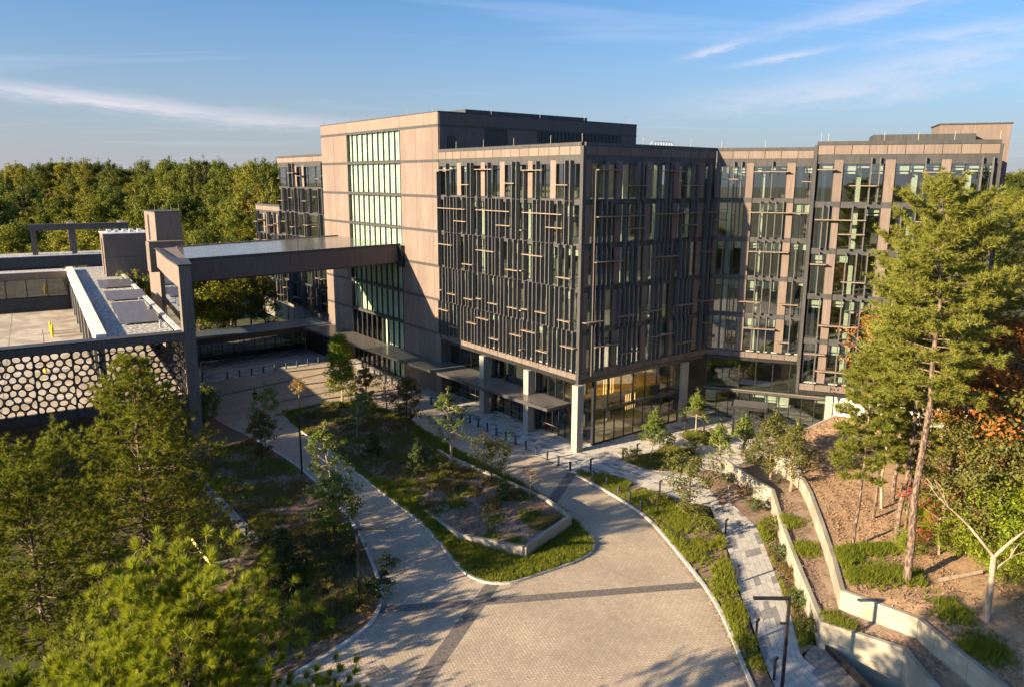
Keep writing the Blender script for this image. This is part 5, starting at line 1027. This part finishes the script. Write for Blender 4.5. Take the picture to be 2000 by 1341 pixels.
PWp = gp([(-19.6, .3), (-20.5, -4.5), (-21.0, -9.7), (-18.8, -15.0), (-13.0, -13.3), (-12.2, -9.4), (-12.3, -3.3), (-12.7, 4.2), (-12.2, 7.1)])
inner = gp([(-19.4, 4), (-20.2, -4.5), (-20.7, -9.6), (-18.7, -14.6), (-13.3, -13.0), (-12.5, -9.4), (-12.6, -3.3), (-13.0, 4.2), (-12.2, 9)])
low = gp([(-20.0, 27), (-20.2, 15), (-20.8, 6.7), (-19.4, 2), (-12.6, 8), (-11, 14), (-10.5, 22), (-12.6, 27.6)])
tufts('grass', ISLs, 9000, 10, .42, .05, 'grass_green', 'green grass verge round the planter wall', .05, (inner, low), seed=1)
tufts('grass', low, 3400, 10, .38, .05, 'grass_brown', 'brown-green ground cover on the far half of the island', mound_z, clump=110, seed=2)
tufts('grass', low, 1300, 10, .38, .05, 'grass_green', 'green ground cover on the far half of the island', mound_z, clump=60, seed=3)
tufts('grass', inner, 1100, 11, .40, .05, 'grass_green', 'grass clumps inside the raised planter', lambda x, y: rbz0(x, y), clump=34, seed=4)
tufts('grass', inner, 1400, 11, .45, .045, 'grass_brown', 'brown shrubby cover inside the raised planter', lambda x, y: rbz0(x, y), clump=12, seed=5)
tufts('grass', BED3, 5200, 11, .45, .05, 'grass_green', 'tall green grass of the verge beside the footpath', .04, clump=150, seed=6)
tufts('grass', BED1, 700, 10, .34, .045, 'grass_green', 'grass clumps in the rounded plaza bed', .04, clump=16, seed=7); tufts('grass', BED1, 300, 10, .3, .045, 'grass_brown', 'brown clumps in the rounded plaza bed', .04, clump=8, seed=8)
tufts('grass', BED2, 420, 10, .3, .045, 'grass_green', 'grass in the small porch-side bed', .04, seed=9)
bedR = gp(PATH_R[1:6])+gp([(-11.8, -33.3), (-7.5, -29.8), (-3.1, -25.9), (2.2, -21.2)])
tufts('grass', bedR, 1500, 11, .42, .05, 'grass_green', 'green cover along the foot of the lower wall', .08, clump=45, seed=10); tufts('grass', bedR, 900, 11, .4, .05, 'grass_brown', 'brown-green cover along the foot of the lower wall', .08, clump=30, seed=11)
ter = gp(W1[2:7])+gp([(-9.6, -37.6), (-10.0, -33.8), (-6.7, -31.2), (-2.4, -27.9), (1.6, -24.7)])
tufts('grass', ter, 1700, 11, .5, .05, 'grass_green', 'grass clumps on the terrace between the walls', 1.55, clump=26, seed=12)
hillp = gp([(-8.9, -37.8), (-9.3, -33.9), (-5, -30.4), (-2, -33), (-6, -38), (-9, -43), (-11.4, -43)])
tufts('grass', hillp, 1700, 11, .5, .05, 'grass_green', 'grass clumps at the top of the upper wall', hill_z, clump=17, seed=13)
slope = [g(-25.6, 22), g(-25.2, 8), g(-26.8, -3.5), g(-29.2, -12), g(-32.5, -15.8), (-39, -10), (-33.4, -1.2), (-32.5, 0), (-32.4, 21)]
tufts('grass', slope, 5000, 9, .42, .05, 'grass_brown', 'brown ground cover on the shaded bank left of the driveway', lambda x, y: max(-.05, 0)+(-.25*max(0, -31-x) if y < 0 else 0), clump=130, seed=14); tufts('grass', slope, 2600, 9, .42, .05, 'grass_green', 'green ground cover on the shaded bank left of the driveway', lambda x, y: (-.25*max(0, -31-x) if y < 0 else 0), clump=70, seed=15)
# leaf litter
rr = np.random.default_rng(5); pts = rr.uniform([-18, -48], [24, -17], (110000, 2)); hp = gp(W2)+[(19.5, -22.5), (22, -26), (24, -34), (10, -48), (-14, -48)]
pts = pts[inpoly(pts[:, 0], pts[:, 1], hp)][:26000]; zz = np.array([hill_z(*p) for p in pts])+.03
tag(link(bpy.data.objects.new('leaf_litter', quads_mesh('leaf_litter', np.column_stack([pts, zz]), .085, 'litter', rr, .6, 2.0))), 'fallen leaves scattered over the wooded slope', kind='stuff')
def scatter(name, poly, n, size, m, label, zf, seed):
    r_ = np.random.default_rng(seed); P_ = np.array(poly); q = r_.uniform(P_.min(0), P_.max(0), (n*4, 2)); q = q[inpoly(q[:, 0], q[:, 1], poly)][:n]; z = np.array([zf(*t) for t in q]) if callable(zf) else np.full(len(q), zf)
    tag(link(bpy.data.objects.new(name, quads_mesh(name, np.column_stack([q, z]), size, m, r_, .5, 2.2))), label, kind='stuff')
scatter('mulch_chips', low, 9000, .07, 'chips', 'bark chips on the far island mulch', lambda x, y: mound_z(x, y)+.02, 1); scatter('mulch_chips', ter, 4000, .06, 'chips', 'bark chips on the terrace', 1.68, 3); scatter('mulch_chips', bedR, 3500, .06, 'chips', 'bark chips at the foot of the lower wall', .10, 4)
RB = [v for v in bpy.data.objects['raised_bed'].data.vertices]; rbv = np.array([v.co[:] for v in RB])
def rb_z(x, y): return float(rbv[np.argmin((rbv[:, 0]-x)**2+(rbv[:, 1]-y)**2), 2])+.02
scatter('mulch_chips', inner, 8000, .06, 'chips', 'bark chips in the raised planter', rb_z, 2)
kr = resample(gp(ROAD_R[1:]), 700)+nr.normal(0, .10, (700, 2))-np.array([.30, -.06]); tag(link(bpy.data.objects.new('fallen_leaves', quads_mesh('fallen_leaves', np.column_stack([kr, np.full(700, .03)]), .06, 'litter', nr, .6, 2.5))), 'brown leaves drifted along the footpath-side kerb', kind='stuff')
scatter('fallen_leaves', [tuple(q) for q in road], 1500, .05, 'litter', 'stray leaves on the driveway pavers', .02, 9)
SH = [broadleaf(95, 1.1, .1, .8, 900, .07, 'shrub_dark', 'bark_dark', 'round', 10, .4), broadleaf(96, 1.0, .1, .8, 800, .07, 'leaf_olive', 'bark_dark', 'round', 10, .4), broadleaf(97, .9, .1, .75, 700, .06, 'leaf_rust', 'bark_dark', 'round', 10, .4)]
spots = [(7.2, -5.7, 0), (1.6, -6.2, 1), (7.9, -8.3, 0), (2.6, -9.6, 1), (11.2, -7.6, 1), (12.9, -7.6, 2), (4.2, -15.4, 0), (2.8, -18.0, 2), (1.2, -20.4, 0), (-1, -23.6, 1), (-4.0, -26.2, 0), (-6.3, -28.3, 2), (-8.8, -30.6, 0), (-10.9, -32.6, 1), (7.0, -15.6, 0), (8.2, -14.6, 2), (-17, -8.5, 2), (-16, -5.0, 2), (-17.8, -3, 2), (-15.2, 0.5, 1), (-16.5, 20, 0), (-18.6, 23.5, 0), (-13.5, 19.5, 2), (-14.6, 24.8, 0), (-17.4, 17.4, 2), (-3.9, -17.8, 1), (-5.6, -20.6, 1), (-4.3, -14.6, 1), (-27.5, -10.5, 0), (-29.6, -13.2, 0), (-31, -14.4, 2), (-28.4, -7.5, 2)]
for i, (x, y, k) in enumerate(spots):
    X, Y = g(x, y); inR = inpoly(np.array(X), np.array(Y), inner); zz = .6 if inR else (1.3 if (x > 6.5 and y < -14) else .03)
    where = 'in the raised planter' if inR else 'in a plaza bed' if x > 0 and y > -11 else 'at the foot of the lower wall' if x > -12 and y < -15 and x < 5 else 'on the island mound' if -20 < x < -12 else 'in the driveway bank'
    plant('shrub', SH[k], ('dark green', 'olive', 'rust-brown')[k]+' low shrub '+where, 'shrub', (X, Y, zz), i, rnd.uniform(.8, 1.25), ('dark green', 'olive', 'rust-brown')[k]+' low shrubs '+where, ('stems', 'leaves'))
for i in range(14):
    x, y = g(*rnd.choice([(-1+rnd.uniform(-3, 4), -37+rnd.uniform(-3, 3)), (3+rnd.uniform(-3, 3), -34+rnd.uniform(-2, 2))])); plant('shrub', BR[2], 'bright yellow-green undergrowth bush on the wooded slope', 'shrub', (x, y, hill_z(x, y)-.2), i, rnd.uniform(.22, .42), 'undergrowth bushes on the slope', ('stems', 'leaves'))
# ================================================================ SMALL THINGS
def bollard_mesh(): return MB().tube([(0, 0, 0), (0, 0, .9), (0, 0, .93)], [.115, .115, .09], 12).mesh('bollard', 'bollard_blue'), MB().tube([(0, 0, 0), (0, 0, .035)], [.17, .17], 12).mesh('bollard_base', 'black_metal')
BM = bollard_mesh()
def bollards(pts, label, group):
    for i, p in enumerate(pts):
        x, y = g(*p); plant('bollard', BM, label, 'bollard', (x, y, .01), 0, 1, group, ('post', 'base_plate'))
bollards([(-4.0+(-.9)*i/14.2, 21.7-1.745*i) for i in range(16)], 'dark blue bollard in the row along the front block', 'bollards along the front block')
bollards([(-3.3-.04*i, 41-1.74*i) for i in range(9)], 'dark blue bollard in the row before the tower doors', 'bollards before the tower doors'); bollards([(-2.6, 41.5), (-2.4, 43.2)], 'dark blue bollard of the short inner pair by the doors', 'inner pair of bollards')
bollards([(-20+1.71*i, 48.2+.165*i) for i in range(10)], 'dark bollard in the row across the far court', 'bollards across the far court')
bollards([(-4.75, -7.4), (-5.0, -9.3), (-5.35, -11.1), (-5.7, -12.8), (-6.2, -14.5)], 'blue-grey bollard standing in the grass verge', 'bollards in the verge')
# path lights
PLm = (MB().box(-.06, .06, -.05, .05, 0, 1.0).mesh('post', 'black_metal'), MB().box(-.06, .34, -.06, .06, 1.0, 1.07).mesh('head', 'black_metal'))
for p, rz, lab in (((0.9, -5.6), 0, 'path light at the near corner of the rounded bed'), ((3.0, -5.5), 0, 'path light behind the rounded bed'), ((-3.5, -5.7), 0, 'path light by the bollards at the corner column'), ((12.6, -3.6), 0, 'path light left of the porch-side bed'), ((13.9, -5.1), 0, 'path light right of the porch-side bed'), ((3.9, -12.1), 0, 'path light at the far side of the plaza bend'), ((-2.4, -13.2), .3, 'path light at the verge beside the plaza'), ((12.2, -11.3), 0, 'path light at the plaza corner below the porch'), ((-4.2, -21.4), .3, 'path light on the footpath nearest the shrub tree'), ((-9.5, -26.3), .3, 'path light halfway down the footpath'), ((-14.0, -30.9), .3, 'path light on the lower footpath'), ((-16.4, -33.7), .3, 'lowest path light at the bottom edge')):
    plant('path_light', PLm, lab, 'lamp', (*g(*p), .01), rz, 1.15, 'path lights', ('post', 'head'))
# lamp posts
def lamp(x, y, h, rz, label, arm=1.9):
    t_ = thing('lamp_post', label, 'lamp', (x, y, 0)); M_ = Matrix.Translation((x, y, 0)) @ Matrix.Rotation(rz, 4, 'Z')
    MB().box(-.075, .075, -.075, .075, 0, h).build('pole', 'black_metal', t_, M_); MB().box(.075, arm, -.09, .09, h-.13, h).build('arm', 'black_metal', t_, M_); MB().box(.9, arm-.08, -.07, .07, h-.15, h-.13).build('light_panel', 'white_metal', t_, M_); MB().box(-.15, .15, -.15, .15, 0, .06).build('base_plate', 'black_metal', t_, M_); MB().box(.075, .4, -.04, .04, h*.72, h*.72+.1).build('bracket', 'black_metal', t_, M_)
lamp(*g(-31.0, -13.3), 5.4, R(-38), 'black lamp post with one arm at the left driveway bend'); lamp(*g(-16.9, -34.5), 5.6, R(142), 'tall black lamp post with one arm over the footpath')
lamp(*g(-25.3, 9.8), 5.2, R(-10), 'black lamp post half hidden by the driveway trees'); lamp(*g(-25.8, 38.5), 5.2, R(-10), 'black lamp post beside the garage column trees')
# drain grates
for x, y, lab in ((-1.4, 21.6, 'dark floor grate by the tower corner'), (-1.2, 18.3, 'dark floor grate by the front glazing'), (-28.2, -10.6, 'drain cover beside the left kerb'), (-33.3, -20.0, 'square paver hatch in the driveway')):
    X, Y = g(x, y); t_ = thing('drain_grate', lab, 'grate', (X, Y, .02)); wbox('frame', 'grate' if 'hatch' not in lab else 'band', t_, X-.6, X+.6, Y-.4, Y+.4, .0, .022)
    for i in range(5): wbox('bar', 'black_metal' if 'hatch' not in lab else 'band', t_, X-.5+.22*i, X-.42+.22*i, Y-.35, Y+.35, .022, .03)
# street number post on the slope
x, y = g(4.2, -34.4); z = hill_z(x, y); t_ = thing('number_sign', 'white sign with the figure 9 among the slope trees', 'sign', (x, y, z))
FS = Fr((x, y), (r2.x, r2.y), (-fw.x, -fw.y)); piece('post', 'bark_light', t_, FS, -.05, .05, -.05, .05, z, z+2.6)
for a in ((-.16, .16, 2.25, 2.33), (-.16, .16, 1.95, 2.03), (-.16, .16, 1.62, 1.70), (.08, .16, 1.70, 2.25), (-.16, -.08, 2.03, 2.25)): piece('numeral', 'white_paint', t_, FS, a[0], a[1], .06, .09, z+a[2], z+a[3])
piece('rail', 'white_paint', t_, FS, -2.6, .3, .05, .1, z+2.55, z+2.66)
# person
px_, py_ = g(-21.0, 34.4)
def person(x, y, rz):
    V = [(0, 0, .95), (0, 0, 1.15), (0, .01, 1.38), (0, .01, 1.50), (0, .03, 1.58), (0, .04, 1.70), (.10, 0, .90), (.12, .03, .50), (.12, -.02, .08), (.12, .12, .04), (-.10, 0, .90), (-.12, -.04, .50), (-.13, -.12, .08), (-.13, .02, .04), (.19, 0, 1.42), (.27, .02, 1.16), (.20, .22, 1.06), (-.19, 0, 1.42), (-.27, .02, 1.16), (-.20, .22, 1.06)]
    E = [(0, 1), (1, 2), (2, 3), (3, 4), (4, 5), (0, 6), (6, 7), (7, 8), (8, 9), (0, 10), (10, 11), (11, 12), (12, 13), (2, 14), (14, 15), (15, 16), (2, 17), (17, 18), (18, 19)]
    rad = [.15, .145, .16, .06, .075, .10, .10, .065, .045, .04, .10, .065, .045, .04, .065, .045, .035, .065, .045, .035]
    me = bpy.data.meshes.new('person'); me.from_pydata(V, E, []); me.materials.append(MATS['skin']); o = link(bpy.data.objects.new('person', me), None, Matrix.Translation((x, y, .01)) @ Matrix.Rotation(rz, 4, 'Z'))
    md = o.modifiers.new('skin', 'SKIN'); 
    if not me.skin_vertices: bpy.context.view_layer.objects.active = o; 
    for v, r_ in zip(me.skin_vertices[0].data, rad): v.radius = (r_, r_*.85)
    me.skin_vertices[0].data[0].use_root = True; o.modifiers.new('sub', 'SUBSURF').render_levels = 2
    tag(o, 'person in black shirt, shorts and cap standing on the driveway', 'person')
    M_ = WM[o.name]
    MB().tube([(0, 0, .98), (0, 0, 1.15), (0, .01, 1.4), (0, .01, 1.5)], [.185, .185, .215, .10], 12).build('shirt', 'black_cloth', o, M_, True)
    mb = MB(); mb.tube([(.11, .015, .55), (.10, 0, .8), (.07, 0, 1.0)], [.105, .125, .13], 10); mb.tube([(-.11, -.03, .55), (-.10, 0, .8), (-.07, 0, 1.0)], [.105, .125, .13], 10); mb.build('shorts', 'black_cloth', o, M_, True)
    MB().tube([(0, .03, 1.68), (0, .03, 1.75), (0, .03, 1.81)], [.115, .11, .05], 10).build('cap', 'black_cloth', o, M_, True)
    mb = MB()
    for s_ in (1, -1): mb.tube([(.17*s_, 0, 1.45), (.26*s_, .02, 1.2)], [.085, .075], 8)
    mb.build('sleeve', 'black_cloth', o, M_, True)
    for s_, xx, yy in ((1, .12, .05), (-1, -.13, -.05)): MB().box(xx-.05, xx+.05, yy-.12, yy+.14, 0, .09).build('shoe', 'black_cloth', o, M_)
    mb = MB()
    for s_ in (1, -1):
        for k in range(5):
            a = Vector((.20*s_, .25, 1.06)); mb.tube([a+Vector((0, -.03, .02-.014*k)), a+Vector((-.02*s_, .05-.012*abs(k-2), .025-.016*k)), a+Vector((-.05*s_, .07-.012*abs(k-2), .02-.016*k))], [.010, .009, .007], 5)
    mb.build('fingers', 'skin', o, M_, True)
person(px_, py_, R(150))
